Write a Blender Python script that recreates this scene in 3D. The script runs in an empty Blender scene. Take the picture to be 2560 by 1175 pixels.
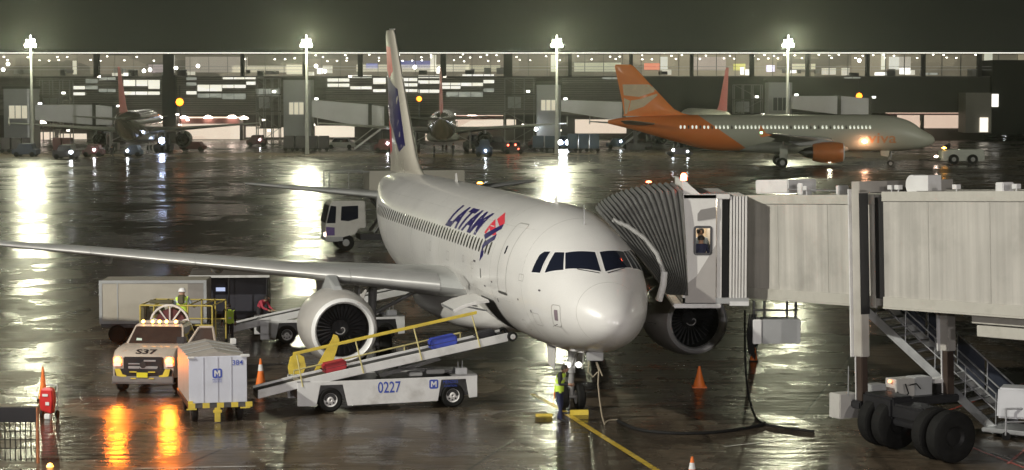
import bpy, bmesh, math, random
from mathutils import Vector, Matrix
from mathutils.bvhtree import BVHTree
random.seed(7)
R=math.radians
MASTP=13000; MIDP=85000; HAZE=.00028
sc=bpy.context.scene
col=sc.collection
# ---------------------------------------------------------------- camera
H=9.45; F=5500.0; YH=211.0; PITCH=math.atan((587.5-YH)/F)
cam=bpy.data.cameras.new('camera'); cam.sensor_width=36; cam.lens=36*F/2560; cam.clip_start=.5; cam.clip_end=3000
camo=bpy.data.objects.new('camera',cam); col.objects.link(camo)
camo.location=(0,0,H); camo.rotation_euler=(math.pi/2-PITCH,0,0); sc.camera=camo
sc.render.resolution_x=1024; sc.render.resolution_y=470
# ---------------------------------------------------------------- night sky
W=bpy.data.worlds.new('World'); sc.world=W; W.use_nodes=True
n=W.node_tree.nodes; l=W.node_tree.links; n.clear()
wo=n.new('ShaderNodeOutputWorld'); bg=n.new('ShaderNodeBackground'); l.new(bg.outputs[0],wo.inputs[0])
tc=n.new('ShaderNodeTexCoord'); sx=n.new('ShaderNodeSeparateXYZ'); l.new(tc.outputs['Generated'],sx.inputs[0])
rp=n.new('ShaderNodeValToRGB'); l.new(sx.outputs[2],rp.inputs[0])
e=rp.color_ramp.elements; e[0].position=0; e[0].color=(.017,.018,.013,1); e[1].position=.12; e[1].color=(.003,.0032,.0028,1)
x=e.new(.03); x.color=(.012,.0125,.0095,1)
l.new(rp.outputs[0],bg.inputs[0]); bg.inputs[1].default_value=SKY_STRENGTH if 'SKY_STRENGTH' in globals() else 1.0
# ---------------------------------------------------------------- unseen apron floodlights: on the terminal behind the camera, and beyond the frame's sides
def spot(name,loc,target,power,color,size=1.0,angle=100,blend=.6):
    d=bpy.data.lights.new(name,'SPOT'); d.energy=power; d.color=color; d.shadow_soft_size=size
    d.spot_size=R(angle); d.spot_blend=blend
    o=bpy.data.objects.new(name,d); col.objects.link(o); o.location=loc
    o.rotation_euler=(Vector(target)-Vector(loc)).to_track_quat('-Z','Y').to_euler(); return o
spot('apron_floodlight',(-16,-4,12.5),(-6,62,2),22000,(1,.94,.93),.3,70)
spot('apron_floodlight',(9,-6,11.5),(2,60,3),21000,(1,.94,.94),.3,70)
spot('apron_floodlight',(26,0,14),(8,58,2),24000,(1,.93,.85),.3,70)
spot('side_apron_floodlight',(-38,42,27),(-4,74,3),98000,(1,.97,.86),.5,85)
spot('side_apron_floodlight',(-80,185,22),(-20,300,2),MIDP,(1,.97,.86),.8,75)
spot('side_apron_floodlight',(92,180,22),(45,255,2),MIDP,(1,.97,.86),.8,80)
sc.view_settings.view_transform='Standard'; sc.view_settings.look='None'; sc.view_settings.gamma=1; sc.view_settings.exposure=0
sc.render.engine='CYCLES'
cy=sc.cycles; cy.use_denoising=True; cy.max_bounces=6; cy.diffuse_bounces=2; cy.glossy_bounces=3; cy.transmission_bounces=3; cy.transparent_max_bounces=4; cy.volume_bounces=0
cy.sample_clamp_indirect=4; cy.caustics_reflective=False; cy.caustics_refractive=False
try: cy.denoiser='OPENIMAGEDENOISE'
except Exception: pass
# ---------------------------------------------------------------- measuring helpers (photo pixel -> place)
def ray(px,py):
    a=(px-1280)/F; b=(587.5-py)/F
    c,s=math.cos(PITCH),math.sin(PITCH)
    return Vector((a,c+b*s,b*c-s))      # camera looks along +Y, pitched down
def at(px,py,Y):
    r=ray(px,py); t=Y/r.y; return Vector((r.x*t,Y,H+r.z*t))
def gnd(px,py,z=0.0):
    r=ray(px,py); t=(z-H)/r.z; return Vector((r.x*t,r.y*t,z))
# ---------------------------------------------------------------- materials
MATS={}
def mat(name,color,rough=.5,metal=0.0,var=.08,vscale=1.5,bump=0.0,bscale=20,spec=.5,coat=0,dirt=None,dscale=.6):
    if name in MATS: return MATS[name]
    m=bpy.data.materials.new(name); m.use_nodes=True; nt=m.node_tree; N=nt.nodes; L=nt.links
    p=N['Principled BSDF']; p.inputs['Base Color'].default_value=(*color,1); p.inputs['Metallic'].default_value=metal
    p.inputs['Roughness'].default_value=rough; p.inputs['Specular IOR Level'].default_value=spec
    if coat: p.inputs['Coat Weight'].default_value=coat; p.inputs['Coat Roughness'].default_value=.08
    t=N.new('ShaderNodeTexCoord')
    if var:
        no=N.new('ShaderNodeTexNoise'); no.inputs['Scale'].default_value=vscale; no.inputs['Detail'].default_value=6
        L.new(t.outputs['Object'],no.inputs['Vector'])
        hv=N.new('ShaderNodeMapRange'); hv.inputs[1].default_value=.3; hv.inputs[2].default_value=.7
        hv.inputs[3].default_value=1-var; hv.inputs[4].default_value=1+var; L.new(no.outputs[0],hv.inputs[0])
        mx=N.new('ShaderNodeMix'); mx.data_type='RGBA'; mx.blend_type='MULTIPLY'; mx.inputs[0].default_value=1
        mx.inputs[6].default_value=(*color,1); L.new(hv.outputs[0],mx.inputs[7]); src=mx.outputs[2]
        if dirt:
            n2=N.new('ShaderNodeTexNoise'); n2.inputs['Scale'].default_value=dscale; n2.inputs['Detail'].default_value=8; n2.inputs['Roughness'].default_value=.65
            L.new(t.outputs['Object'],n2.inputs['Vector'])
            r2=N.new('ShaderNodeMapRange'); r2.inputs[1].default_value=.5; r2.inputs[2].default_value=.75; r2.inputs[3].default_value=0; r2.inputs[4].default_value=.6
            L.new(n2.outputs[0],r2.inputs[0])
            m2=N.new('ShaderNodeMix'); m2.data_type='RGBA'; L.new(r2.outputs[0],m2.inputs[0]); L.new(src,m2.inputs[6]); m2.inputs[7].default_value=(*dirt,1); src=m2.outputs[2]
        L.new(src,p.inputs['Base Color'])
        rr=N.new('ShaderNodeMapRange'); rr.inputs[3].default_value=max(0,rough-.1*rough-.03); rr.inputs[4].default_value=min(1,rough*1.15+.03); L.new(no.outputs[0],rr.inputs[0]); L.new(rr.outputs[0],p.inputs['Roughness'])
    if bump:
        nb=N.new('ShaderNodeTexNoise'); nb.inputs['Scale'].default_value=bscale; nb.inputs['Detail'].default_value=4; L.new(t.outputs['Object'],nb.inputs['Vector'])
        b=N.new('ShaderNodeBump'); b.inputs['Strength'].default_value=1; b.inputs['Distance'].default_value=bump; L.new(nb.outputs[0],b.inputs['Height']); L.new(b.outputs[0],p.inputs['Normal'])
    MATS[name]=m; return m
def emit(name,color,strength,sample=False,base=(.5,.5,.5)):
    if name in MATS: return MATS[name]
    m=bpy.data.materials.new(name); m.use_nodes=True; p=m.node_tree.nodes['Principled BSDF']
    p.inputs['Base Color'].default_value=(*base,1); p.inputs['Emission Color'].default_value=(*color,1); p.inputs['Emission Strength'].default_value=strength
    m.cycles.emission_sampling='AUTO' if sample else 'NONE'
    MATS[name]=m; return m
def ribbed(name,color,period,axis,rough=.5,depth=.02,dirt=None,metal=0,thresh=.5):
    """paint on sheet metal with pressed ribs along one axis"""
    m=mat(name,color,rough,metal,.07,.8,0,20,.5,0,dirt,.5); nt=m.node_tree; N=nt.nodes; L=nt.links; p=N['Principled BSDF']
    t=N.new('ShaderNodeTexCoord'); s=N.new('ShaderNodeSeparateXYZ'); L.new(t.outputs['Object'],s.inputs[0])
    a=N.new('ShaderNodeMath'); a.operation='MULTIPLY'; a.inputs[1].default_value=2*math.pi/period; L.new(s.outputs[axis],a.inputs[0])
    b=N.new('ShaderNodeMath'); b.operation='SINE'; L.new(a.outputs[0],b.inputs[0])
    mp=N.new('ShaderNodeMapping'); mp.inputs['Scale'].default_value=(2.2,2.2,.10) if axis!=2 else (.05,.05,1); L.new(t.outputs['Object'],mp.inputs[0])
    sn=N.new('ShaderNodeTexNoise'); sn.inputs['Scale'].default_value=1.6; sn.inputs['Detail'].default_value=6; L.new(mp.outputs[0],sn.inputs['Vector'])
    sr=N.new('ShaderNodeMapRange'); sr.inputs[1].default_value=.35; sr.inputs[2].default_value=.7; sr.inputs[3].default_value=.82; sr.inputs[4].default_value=1.08; L.new(sn.outputs[0],sr.inputs[0])
    old=p.inputs['Base Color'].links[0].from_socket; sm=N.new('ShaderNodeMix'); sm.data_type='RGBA'; sm.blend_type='MULTIPLY'; sm.inputs[0].default_value=1; L.new(old,sm.inputs[6]); L.new(sr.outputs[0],sm.inputs[7]); L.new(sm.outputs[2],p.inputs['Base Color'])
    c=N.new('ShaderNodeMath'); c.operation='MULTIPLY'; c.inputs[1].default_value=3; c.use_clamp=True; L.new(b.outputs[0],c.inputs[0])
    bp=N.new('ShaderNodeBump'); bp.inputs['Distance'].default_value=depth; L.new(c.outputs[0],bp.inputs['Height']); L.new(bp.outputs[0],p.inputs['Normal'])
    return m
# ---------------------------------------------------------------- mesh builder
class MB:
    def __init__(s): s.v=[]; s.f=[]; s.m=[]; s.M=Matrix.Identity(4)
    def add(s,vs,fs,mi=0):
        o=len(s.v); s.v+=[tuple(s.M@Vector(v)) for v in vs]; s.f+=[tuple(i+o for i in f) for f in fs]; s.m+=[mi]*len(fs); return s
    def box(s,c,d,rot=None,mi=0,taper=1.0):
        hx,hy,hz=d[0]/2,d[1]/2,d[2]/2; c=Vector(c)
        vs=[Vector((x*hx*(taper if z>0 else 1),y*hy*(taper if z>0 else 1),z*hz)) for z in(-1,1) for y in(-1,1) for x in(-1,1)]
        if rot: 
            M=Matrix.Rotation(rot[2],3,'Z')@Matrix.Rotation(rot[1],3,'Y')@Matrix.Rotation(rot[0],3,'X'); vs=[M@v for v in vs]
        return s.add([v+c for v in vs],[(0,2,3,1),(4,5,7,6),(0,1,5,4),(2,6,7,3),(0,4,6,2),(1,3,7,5)],mi)
    def span(s,a,b,mi=0):
        return s.box([(a[i]+b[i])/2 for i in range(3)],[abs(b[i]-a[i]) for i in range(3)],None,mi)
    def rings(s,rs,close=True,caps=True,mi=0):
        k=len(rs[0]); vs=[v for r in rs for v in r]; fs=[]
        for i in range(len(rs)-1):
            for j in range(k if close else k-1):
                a=i*k+j; b=i*k+(j+1)%k; fs.append((a,b,b+k,a+k))
        if caps: fs.append(tuple(range(k))[::-1]); fs.append(tuple((len(rs)-1)*k+j for j in range(k)))
        return s.add(vs,fs,mi)
    def tube(s,p0,p1,r0,r1=None,n=10,mi=0,caps=True):
        return s.path([p0,p1],[r0,r0 if r1 is None else r1],n,mi,caps)
    def path(s,pts,r,n=8,mi=0,caps=True):
        pts=[Vector(p) for p in pts]; rs=[]; k=len(pts)
        if not isinstance(r,(list,tuple)): r=[r]*k
        up=None
        for i,p in enumerate(pts):
            d=(pts[min(i+1,k-1)]-pts[max(i-1,0)]).normalized()
            if up is None: up=d.cross(Vector((0,0,1))) if abs(d.z)<.9 else d.cross(Vector((1,0,0)))
            u=(up-d*up.dot(d)); 
            if u.length<1e-5: u=d.orthogonal()
            u.normalize(); up=u; w=d.cross(u)
            rs.append([p+(u*math.cos(2*math.pi*j/n)+w*math.sin(2*math.pi*j/n))*r[i] for j in range(n)])
        return s.rings(rs,True,caps,mi)
    def lathe(s,prof,axis='x',c=(0,0,0),n=32,mi=0,caps=False):
        rs=[]; c=Vector(c)
        for a,r in prof:
            ring=[]
            for j in range(n):
                t=2*math.pi*j/n; u,w=r*math.cos(t),r*math.sin(t)
                ring.append(c+(Vector((a,u,w)) if axis=='x' else Vector((u,a,w)) if axis=='y' else Vector((u,w,a))))
            rs.append(ring)
        return s.rings(rs,True,caps,mi)
    def prism(s,poly,plane,a,b,mi=0):
        """poly in 2D; plane 'xz' extruded y a..b, 'xy' extruded z, 'yz' extruded x"""
        def P(p,t): return (p[0],t,p[1]) if plane=='xz' else (p[0],p[1],t) if plane=='xy' else (t,p[0],p[1])
        k=len(poly); vs=[P(p,a) for p in poly]+[P(p,b) for p in poly]
        fs=[tuple(range(k)),tuple(range(2*k-1,k-1,-1))]+[(i,i+k,(i+1)%k+k,(i+1)%k) for i in range(k)]
        return s.add(vs,fs,mi)
    def mesh(s,name,mats,smooth=False,bevel=0):
        me=bpy.data.meshes.new(name); me.from_pydata(s.v,[],s.f)
        for m in (mats if isinstance(mats,(list,tuple)) else [mats]): me.materials.append(m)
        for p,mi in zip(me.polygons,s.m): p.material_index=mi
        bm=bmesh.new(); bm.from_mesh(me); bmesh.ops.remove_doubles(bm,verts=bm.verts,dist=1e-5); bmesh.ops.recalc_face_normals(bm,faces=bm.faces)
        if bevel:
            ed=[e for e in bm.edges if len(e.link_faces)==2 and e.calc_face_angle(0)>.6]
            bmesh.ops.bevel(bm,geom=ed,offset=bevel,segments=2,affect='EDGES',clamp_overlap=True)
        if smooth:
            for f in bm.faces: f.smooth=True
            for e in bm.edges:
                if len(e.link_faces)==2 and e.calc_face_angle(0)>.7: e.smooth=False
        bm.to_mesh(me); bm.free(); return me
    def build(s,name,mats,parent=None,smooth=False,bevel=0):
        o=bpy.data.objects.new(name,s.mesh(name,mats,smooth,bevel)); col.objects.link(o)
        if parent: o.parent=parent
        return o
def tag(o,label=None,cat=None,group=None,kind=None):
    if label: o['label']=label
    if cat: o['category']=cat
    if group: o['group']=group
    if kind: o['kind']=kind
    return o
def thing(name,label,cat,loc=(0,0,0),rz=0,group=None):
    o=bpy.data.objects.new(name,None); col.objects.link(o); o.empty_display_size=.2
    o.location=loc; o.rotation_euler=(0,0,rz); return tag(o,label,cat,group)
def children(o): return [c for c in bpy.data.objects if c.parent==o]
def copy_tree(o,parent=None):
    c=o.copy(); col.objects.link(c); c.parent=parent
    if parent: c.matrix_parent_inverse=o.matrix_parent_inverse.copy()
    for ch in children(o): copy_tree(ch,c)
    return c
# text as mesh: letters in local (u,v), centred
def text_polys(txt,size,shear=0,xscale=1,bold=0):
    cu=bpy.data.curves.new('lettering','FONT'); cu.body=txt; cu.size=size; cu.align_x='CENTER'; cu.align_y='CENTER'; cu.shear=shear; cu.offset=bold; cu.resolution_u=3
    o=bpy.data.objects.new('lettering',cu); me=o.to_mesh(); vs=[(v.co.x*xscale,v.co.y) for v in me.vertices]; fs=[tuple(p.vertices) for p in me.polygons]
    o.to_mesh_clear(); bpy.data.objects.remove(o); bpy.data.curves.remove(cu); return vs,fs
def glyph_M(s):
    w=s/2; return ([(-w,-w),(-w,w),(-w*.45,w),(0,w*.15),(w*.45,w),(w,w),(w,-w),(w*.55,-w),(w*.55,w*.25),(0,-w*.55),(-w*.55,w*.25),(-w*.55,-w)],[(0,1,2,10),(0,10,11),(2,3,9,10),(3,4,8,9),(4,5,6,8),(6,7,8)])
def letter_M(name,size,origin,m,parent,off=.004):
    vs,fs=glyph_M(size); o=Vector(origin); return MB().add([o+Vector((u,-off,v)) for u,v in vs],fs).build(name,m,parent)
def text_on(name,txt,size,origin,ux,uy,m,parent,shear=0,xscale=1,bold=0,off=.004):
    vs,fs=text_polys(txt,size,shear,xscale,bold); o=Vector(origin); ux=Vector(ux).normalized(); uy=Vector(uy).normalized(); nn=ux.cross(uy)
    b=MB(); k=len(vs)
    b.add([o+ux*u+uy*v+nn*off for u,v in vs],fs); ob=b.build(name,m,parent); return ob
def patch(name,polys,bvh,origin,ux,uy,m,parent,off=.006,cell=.2):
    """flat shapes in (u,v) laid onto a curved skin by rays along -(ux x uy)"""
    ux=Vector(ux).normalized(); uy=Vector(uy).normalized(); nn=ux.cross(uy).normalized(); o=Vector(origin)
    vs,fs=polys
    bm=bmesh.new(); bv=[bm.verts.new((u,v,0)) for u,v in vs]
    for f in fs:
        try: bm.faces.new([bv[i] for i in f])
        except ValueError: pass
    us=[v[0] for v in vs]; ws=[v[1] for v in vs]
    for ax,(lo,hi) in ((0,(min(us),max(us))),(1,(min(ws),max(ws)))):
        k=int((hi-lo)/cell)
        for i in range(1,k+1):
            t=lo+(hi-lo)*i/(k+1); co=[0,0,0]; co[ax]=t; no=[0,0,0]; no[ax]=1
            bmesh.ops.bisect_plane(bm,geom=bm.verts[:]+bm.edges[:]+bm.faces[:],plane_co=co,plane_no=no)
    for v in bm.verts:
        p=o+ux*v.co.x+uy*v.co.y
        h=bvh.ray_cast(p+nn*8,-nn)
        if h[0] is not None: v.co=h[0]+h[1]*(off if h[1].dot(nn)>0 else -off)
        else:
            h=bvh.find_nearest(p); v.co=h[0]+h[1]*off
    for f in bm.faces: f.smooth=True
    me=bpy.data.meshes.new(name); bm.to_mesh(me); bm.free(); me.materials.append(m)
    ob=bpy.data.objects.new(name,me); col.objects.link(ob); ob.parent=parent; return ob
def poly1(pts): return (pts,[tuple(range(len(pts)))])
def rrect(w,h,r,c=(0,0),k=3):
    pts=[]
    for sx_,sy_,a0 in ((1,1,0),(-1,1,90),(-1,-1,180),(1,-1,270)):
        for i in range(k+1):
            a=R(a0+90*i/k); pts.append((c[0]+sx_*(w/2-r)+r*math.cos(a),c[1]+sy_*(h/2-r)+r*math.sin(a)))
    return pts
def outline(pts,t):
    """closed ring strip of width t inside polygon pts (about its centroid)"""
    k=len(pts); cx=sum(p[0] for p in pts)/k; cy_=sum(p[1] for p in pts)/k; inn=[]
    for i,p in enumerate(pts):
        a=Vector(pts[i-1]); b=Vector(p); c=Vector(pts[(i+1)%k])
        n1=Vector((-(b-a).y,(b-a).x)).normalized() if (b-a).length>1e-6 else Vector((0,0)); n2=Vector((-(c-b).y,(c-b).x)).normalized() if (c-b).length>1e-6 else n1
        nn=(n1+n2); nn=nn/max(.4,nn.length**2/2) if nn.length>1e-3 else n1
        q=b+nn*t; inn.append((q.x,q.y))
    return (list(pts)+inn,[(i,(i+1)%k,(i+1)%k+k,i+k) for i in range(k)])
# ---------------------------------------------------------------- airliner (local x aft from the nose, y to starboard, z up from the ground)
def lerp_tab(T,x):
    if x<=T[0][0]: return T[0][1:]
    for a,b in zip(T,T[1:]):
        if x<=b[0]:
            t=(x-a[0])/(b[0]-a[0]); t2=t
            return tuple(p+(q-p)*t2 for p,q in zip(a[1:],b[1:]))
    return T[-1][1:]
#      x    zbot  ztop  zmid  halfwidth
FUS=[(0,3.02,3.04,3.03,.02),(.05,2.84,3.26,3.04,.24),(.15,2.70,3.42,3.05,.40),(.35,2.54,3.60,3.08,.60),(.7,2.37,3.84,3.13,.85),(1.1,2.23,4.06,3.20,1.06),(1.6,2.10,4.36,3.28,1.27),
 (2.0,2.03,4.68,3.38,1.40),(2.4,1.97,4.96,3.47,1.52),(2.8,1.92,5.19,3.55,1.61),(3.3,1.88,5.40,3.63,1.70),(4.0,1.84,5.62,3.72,1.80),(5.0,1.81,5.81,3.80,1.90),(6.0,1.80,5.91,3.85,1.955),(7.2,1.80,5.94,3.87,1.975),
 (24,1.80,5.94,3.87,1.975),(25.5,1.88,5.94,3.91,1.96),(27,2.10,5.94,4.0,1.89),(29,2.62,5.93,4.25,1.69),(31,3.18,5.90,4.52,1.40),(33,3.75,5.83,4.78,1.05),(35,4.30,5.70,5.0,.68),(36.5,4.66,5.52,5.09,.40),(37.57,4.92,5.30,5.11,.17)]
def smooth_fus():
    xs=[]; x=0
    out=[]
    st=[0,.02,.05,.1,.15,.22,.35,.5,.7,.9,1.1,1.35,1.6,1.8,2.0,2.2,2.4,2.6,2.8,3.05,3.3,3.65,4.0,4.5,5.0,5.5,6.0,6.6,7.2]+[7.2+i*1.2 for i in range(1,15)]+[24+.5*i for i in range(28)]+[37.57]
    def cr(T,k,x):
        # monotone-ish cubic through the table
        for i in range(len(T)-1):
            if x<=T[i+1][0]:
                x0,x1=T[i][0],T[i+1][0]; h=x1-x0
                def sl(j):
                    if j<=0 or j>=len(T)-1: return (T[min(j+1,len(T)-1)][k]-T[max(j-1,0)][k])/(T[min(j+1,len(T)-1)][0]-T[max(j-1,0)][0])
                    a=(T[j][k]-T[j-1][k])/(T[j][0]-T[j-1][0]); b=(T[j+1][k]-T[j][k])/(T[j+1][0]-T[j][0])
                    return 0 if a*b<=0 else 2*a*b/(a+b)
                m0,m1=sl(i)*h,sl(i+1)*h; t=(x-x0)/h
                return (2*t**3-3*t*t+1)*T[i][k]+(t**3-2*t*t+t)*m0+(-2*t**3+3*t*t)*T[i+1][k]+(t**3-t*t)*m1
        return T[-1][k]
    return [(x,)+tuple(cr(FUS,k,x) for k in (1,2,3,4)) for x in st]
def foil(n=14,t=1.0):
    """closed symmetric section, chord 0..1"""
    up=[]
    for i in range(n+1):
        c=.5*(1-math.cos(math.pi*i/n)); y=5*(.2969*math.sqrt(c)-.126*c-.3516*c*c+.2843*c**3-.1036*c**4); up.append((c,y*t))
    return up+[(c,-y*.85) for c,y in up[-2:0:-1]]
def surface_loft(secs,n=14,camber=0.0):
    """secs: (position function data) list of (le(Vector), chord, thick, axis('z' thickness or 'y'))"""
    rs=[]
    for le,ch,th,ax in secs:
        r=[]
        for c,y in foil(n):
            p=Vector(le)+Vector((c*ch,0,0)); d=y*th*ch
            if ax=='z': p.z+=d+camber*math.sin(math.pi*min(1,c))*ch*.0
            else: p.y+=d
            r.append(p)
        rs.append(r)
    return rs
WING=[(0.0,10.8,8.0,.155,2.88),(2.0,11.75,7.0,.15,2.98),(4.2,12.9,5.75,.135,3.17),(6.4,14.05,4.6,.125,3.34),(10,15.9,3.63,.115,3.62),(14,17.98,2.55,.11,3.93),(16.9,19.5,1.6,.105,4.14),(17.05,19.7,1.2,.06,4.15)]
def make_airliner(name,label,loc,rz,M,main=False,windows=True,group=None,gear=True,lit=None,name_text=None):
    t=thing(name,label,'airliner',loc,rz,group)
    T=smooth_fus(); n=56 if main else 32; rs=[]
    for x,zb,zt,zm,hw in T:
        ring=[]
        for j in range(n):
            a=2*math.pi*j/n; c,s=math.cos(a),math.sin(a); h=(zt-zm) if s>0 else (zm-zb)
            ring.append((x,hw*c,zm+h*s))
        rs.append(ring)
    fb=MB().rings(rs); fus=fb.build('fuselage',M['body'],t,True)
    bvh=BVHTree.FromPolygons([Vector(v) for v in fb.v],fb.f)
    # belly fairing
    b=MB(); rs=[]
    for x,hw,zb,zt in ((9.6,.3,1.95,2.3),(10.1,1.2,1.78,2.6),(11,1.8,1.62,2.95),(12.5,2.15,1.50,3.05),(15,2.28,1.46,3.05),(18,2.25,1.48,3.0),(20,2.0,1.56,2.9),(21.5,1.3,1.7,2.6),(22.6,.4,1.85,2.2)):
        ring=[]
        for j in range(24):
            a=2*math.pi*j/24; c,s=math.cos(a),math.sin(a)
            ring.append((x,hw*abs(c)**.6*(1 if c>=0 else -1),(zb+zt)/2+(zt-zb)/2*abs(s)**.7*(1 if s>=0 else -1)))
        rs.append(ring)
    b.rings(rs).build('belly_fairing',M['body2'],t,True)
    for sg in (1,-1):
        w=MB().rings(surface_loft([((x,sg*y,z+.0*th),ch,th,'z') for y,x,ch,th,z in WING])).build('wing',M['wing'],t,True)
        # slats: bright leading edge in spans
        for y0,y1 in ((2.5,5.15),(5.17,9.9),(9.93,13.2),(13.23,16.7)):
            rs=[]
            for y in (y0,(y0+y1)/2,y1):
                x,ch,th,z=lerp_tab([(q[0],q[1],q[2],q[3],q[4]) for q in WING],y); r=[]
                F_=[p for p in foil(20) if p[0]<=.13]
                up=[p for p in F_ if p[1]>=0]; lo=[p for p in F_ if p[1]<0]
                for c,yy in (up[::-1]+lo[::-1]): r.append((x+c*ch-.012*(1-c/.13),sg*y,z+yy*th*ch*1.02+(.006 if yy>=0 else -.006)))
                rs.append(r)
            MB().rings(rs,False,False).build('slat',M['metal'],w,True)
        fe=MB().prism([(19.7,4.0),(20.9,3.75),(21.2,4.15),(21.0,5.1),(20.4,4.2)],'xz',sg*17.06-.03,sg*17.06+.03).build('wingtip_fence',M['tipfence'],w,False,.01)
        if main:
            for yy in (5.2,9.0,12.6):
                x,ch,th,z=lerp_tab([(q[0],q[1],q[2],q[3],q[4]) for q in WING],yy)
                MB().lathe([(x+ch*.5,.02),(x+ch*.6,.16),(x+ch*.85,.2),(x+ch*1.1,.1),(x+ch*1.25,.01)],'x',(0,sg*yy,z-.3),12).build('flap_fairing',M['wing'],w,True)
        # stabiliser
        st=MB().rings(surface_loft([((31.6,sg*.3,4.84),3.9,.10,'z'),((32.2,sg*1.3,4.92),3.45,.10,'z'),((34.6,sg*6.0,5.33),1.5,.09,'z'),((34.9,sg*6.22,5.35),1.1,.05,'z')])).build('horizontal_stabilizer',M['stab'],t,True)
        # engine
        ey,ez=sg*5.75,1.80; ex=10.95
        e=MB().lathe([(ex+.02,.955),(ex+.12,1.02),(ex+.4,1.10),(ex+.9,1.17),(ex+1.5,1.19),(ex+2.4,1.17),(ex+3.1,1.05),(ex+3.5,.93),(ex+3.45,.88),(ex+3.1,.86)],'x',(0,ey,ez),44)
        en=e.build('engine',M['engine'],t,True)
        MB().lathe([(ex+.5,.86),(ex+.25,.84),(ex+.1,.86),(ex+.02,.89),(ex-.015,.925),(ex+.02,.956),(ex+.11,1.021)],'x',(0,ey,ez),44).build('inlet_lip',M['lip'],en,True)
        MB().lathe([(ex+.5,.858),(ex+1.0,.865),(ex+1.15,.865),(ex+1.15,.2)],'x',(0,ey,ez),40).build('inlet_duct',M['duct'],en,True)
        fb_=MB()
        for k in range(30 if main else 12):
            a=2*math.pi*k/(30 if main else 12); ca,sa=math.cos(a),math.sin(a); tw=.07
            fb_.add([(ex+.85,ey+ca*.26-sa*.02,ez+sa*.26+ca*.02),(ex+1.1,ey+ca*.26+sa*.05,ez+sa*.26-ca*.05),(ex+1.1,ey+ca*.85+sa*tw,ez+sa*.85-ca*tw),(ex+.95,ey+ca*.85-sa*tw,ez+sa*.85+ca*tw)],[(0,1,2,3)])
        fb_.build('fan',M['fan'],en)
        sp=MB().lathe([(ex+.5,.0),(ex+.56,.07),(ex+.7,.16),(ex+.9,.27)],'x',(0,ey,ez),20).build('spinner',M['duct'],en,True)
        if main:
            pts=[(ex+.49+.10*k/14*1.6,ey+.012+(.04+.15*k/14)*math.cos(1.2+4.6*k/14),ez+(.04+.15*k/14)*math.sin(1.2+4.6*k/14)) for k in range(15)]
            MB().path(pts,.016,6).build('spiral_mark',M['white'],sp)
        MB().lathe([(ex+3.1,.75),(ex+3.9,.60),(ex+4.5,.45),(ex+4.45,.38)],'x',(0,ey,ez),28).build('exhaust_nozzle',M['darkmetal'],en,True)
        MB().lathe([(ex+4.3,.36),(ex+4.7,.28),(ex+5.2,.02)],'x',(0,ey,ez),20).build('exhaust_cone',M['darkmetal'],en,True)
        MB().rings([[(ex+1.2,ey-.16,ez+1.12),(ex+1.2,ey+.16,ez+1.12),(ex+1.35,ey+.1,ez+1.28),(ex+1.35,ey-.1,ez+1.28)],[(ex+2.6,ey-.2,ez+.9),(ex+2.6,ey+.2,ez+.9),(ex+2.6,ey+.16,ez+1.52),(ex+2.6,ey-.16,ez+1.52)],[(ex+4.9,ey-.18,ez+.75),(ex+4.9,ey+.18,ez+.75),(ex+4.9,ey+.16,ez+1.5),(ex+4.9,ey-.16,ez+1.5)],[(ex+6.2,ey-.05,ez+1.1),(ex+6.2,ey+.05,ez+1.1),(ex+6.2,ey+.05,ez+1.5),(ex+6.2,ey-.05,ez+1.5)]]).build('pylon',M['engine2'],en,False,.02)
        if main: # nacelle strake
            s_=MB().prism([(ex+.9,0),(ex+1.7,0),(ex+1.7,.3),(ex+1.45,.3)],'xz',-.012,.012).build('strake',M['engine'],en)
            s_.location=(0,ey-sg*.75,ez+.9); s_.rotation_euler=(sg*.7,0,0)
        if gear:
            g=MB().tube((17.7,sg*3.8,.5),(17.6,sg*3.75,3.0),.13,.16).tube((17.7,sg*3.35,.56),(17.7,sg*4.25,.56),.08).tube((17.65,sg*3.8,1.6),(17.6,sg*2.2,2.4),.07).build('main_gear',M['strut'],t,True)
            MB().box((17.6,sg*4.3,1.75),(.9,.05,1.7),(0,0,0)).build('gear_door',M['body2'],g,False,.02)
            for yy in (3.38,4.22):
                MB().lathe([(-.2,.30),(-.21,.5),(-.15,.57),(0,.585),(.15,.57),(.21,.5),(.2,.30)],'y',(17.7,sg*yy,.585),28).build('tyre',M['tyre'],g,True)
                MB().lathe([(-.16,.04),(-.14,.24),(-.19,.31),(.19,.31),(.14,.24),(.16,.04)],'y',(17.7,sg*yy,.585),20,caps=True).build('rim',M['rim'],g,True)
    # nose gear
    if gear:
        g=MB().tube((5.05,0,.42),(5.0,0,1.15),.075).tube((5.0,0,1.1),(4.95,0,2.1),.11).tube((5.05,-.34,.39),(5.05,.34,.39),.05).tube((4.95,0,1.3),(4.0,0,2.05),.05).tube((5.12,0,.5),(5.3,0,.85),.04).tube((5.3,0,.85),(5.05,0,1.15),.04).build('nose_gear',M['strut'],t,True)
        for s_ in (1,-1):
            MB().lathe([(-.11,.2),(-.115,.33),(-.07,.375),(0,.38),(.07,.375),(.115,.33),(.11,.2)],'y',(5.05,s_*.25,.38),24).build('tyre',M['tyre'],g,True)
            MB().lathe([(-.09,.03),(-.07,.15),(-.11,.205),(.11,.205),(.07,.15),(.09,.03)],'y',(5.05,s_*.25,.38),18,caps=True).build('rim',M['rim'],g,True)
            dd=MB().prism([(5.2,1.85),(6.2,1.85),(6.1,1.25),(5.35,1.15)],'xz',-.015,.015).build('gear_door',M['body'],g); dd.location=(0,s_*.42,0); dd.rotation_euler=(0,0,0)
            if main: MB().lathe([(4.80,.0),(4.80,.09),(4.9,.07)],'x',(0,s_*.16,1.35),12).build('taxi_light',M['lamp'],g,True)
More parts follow.
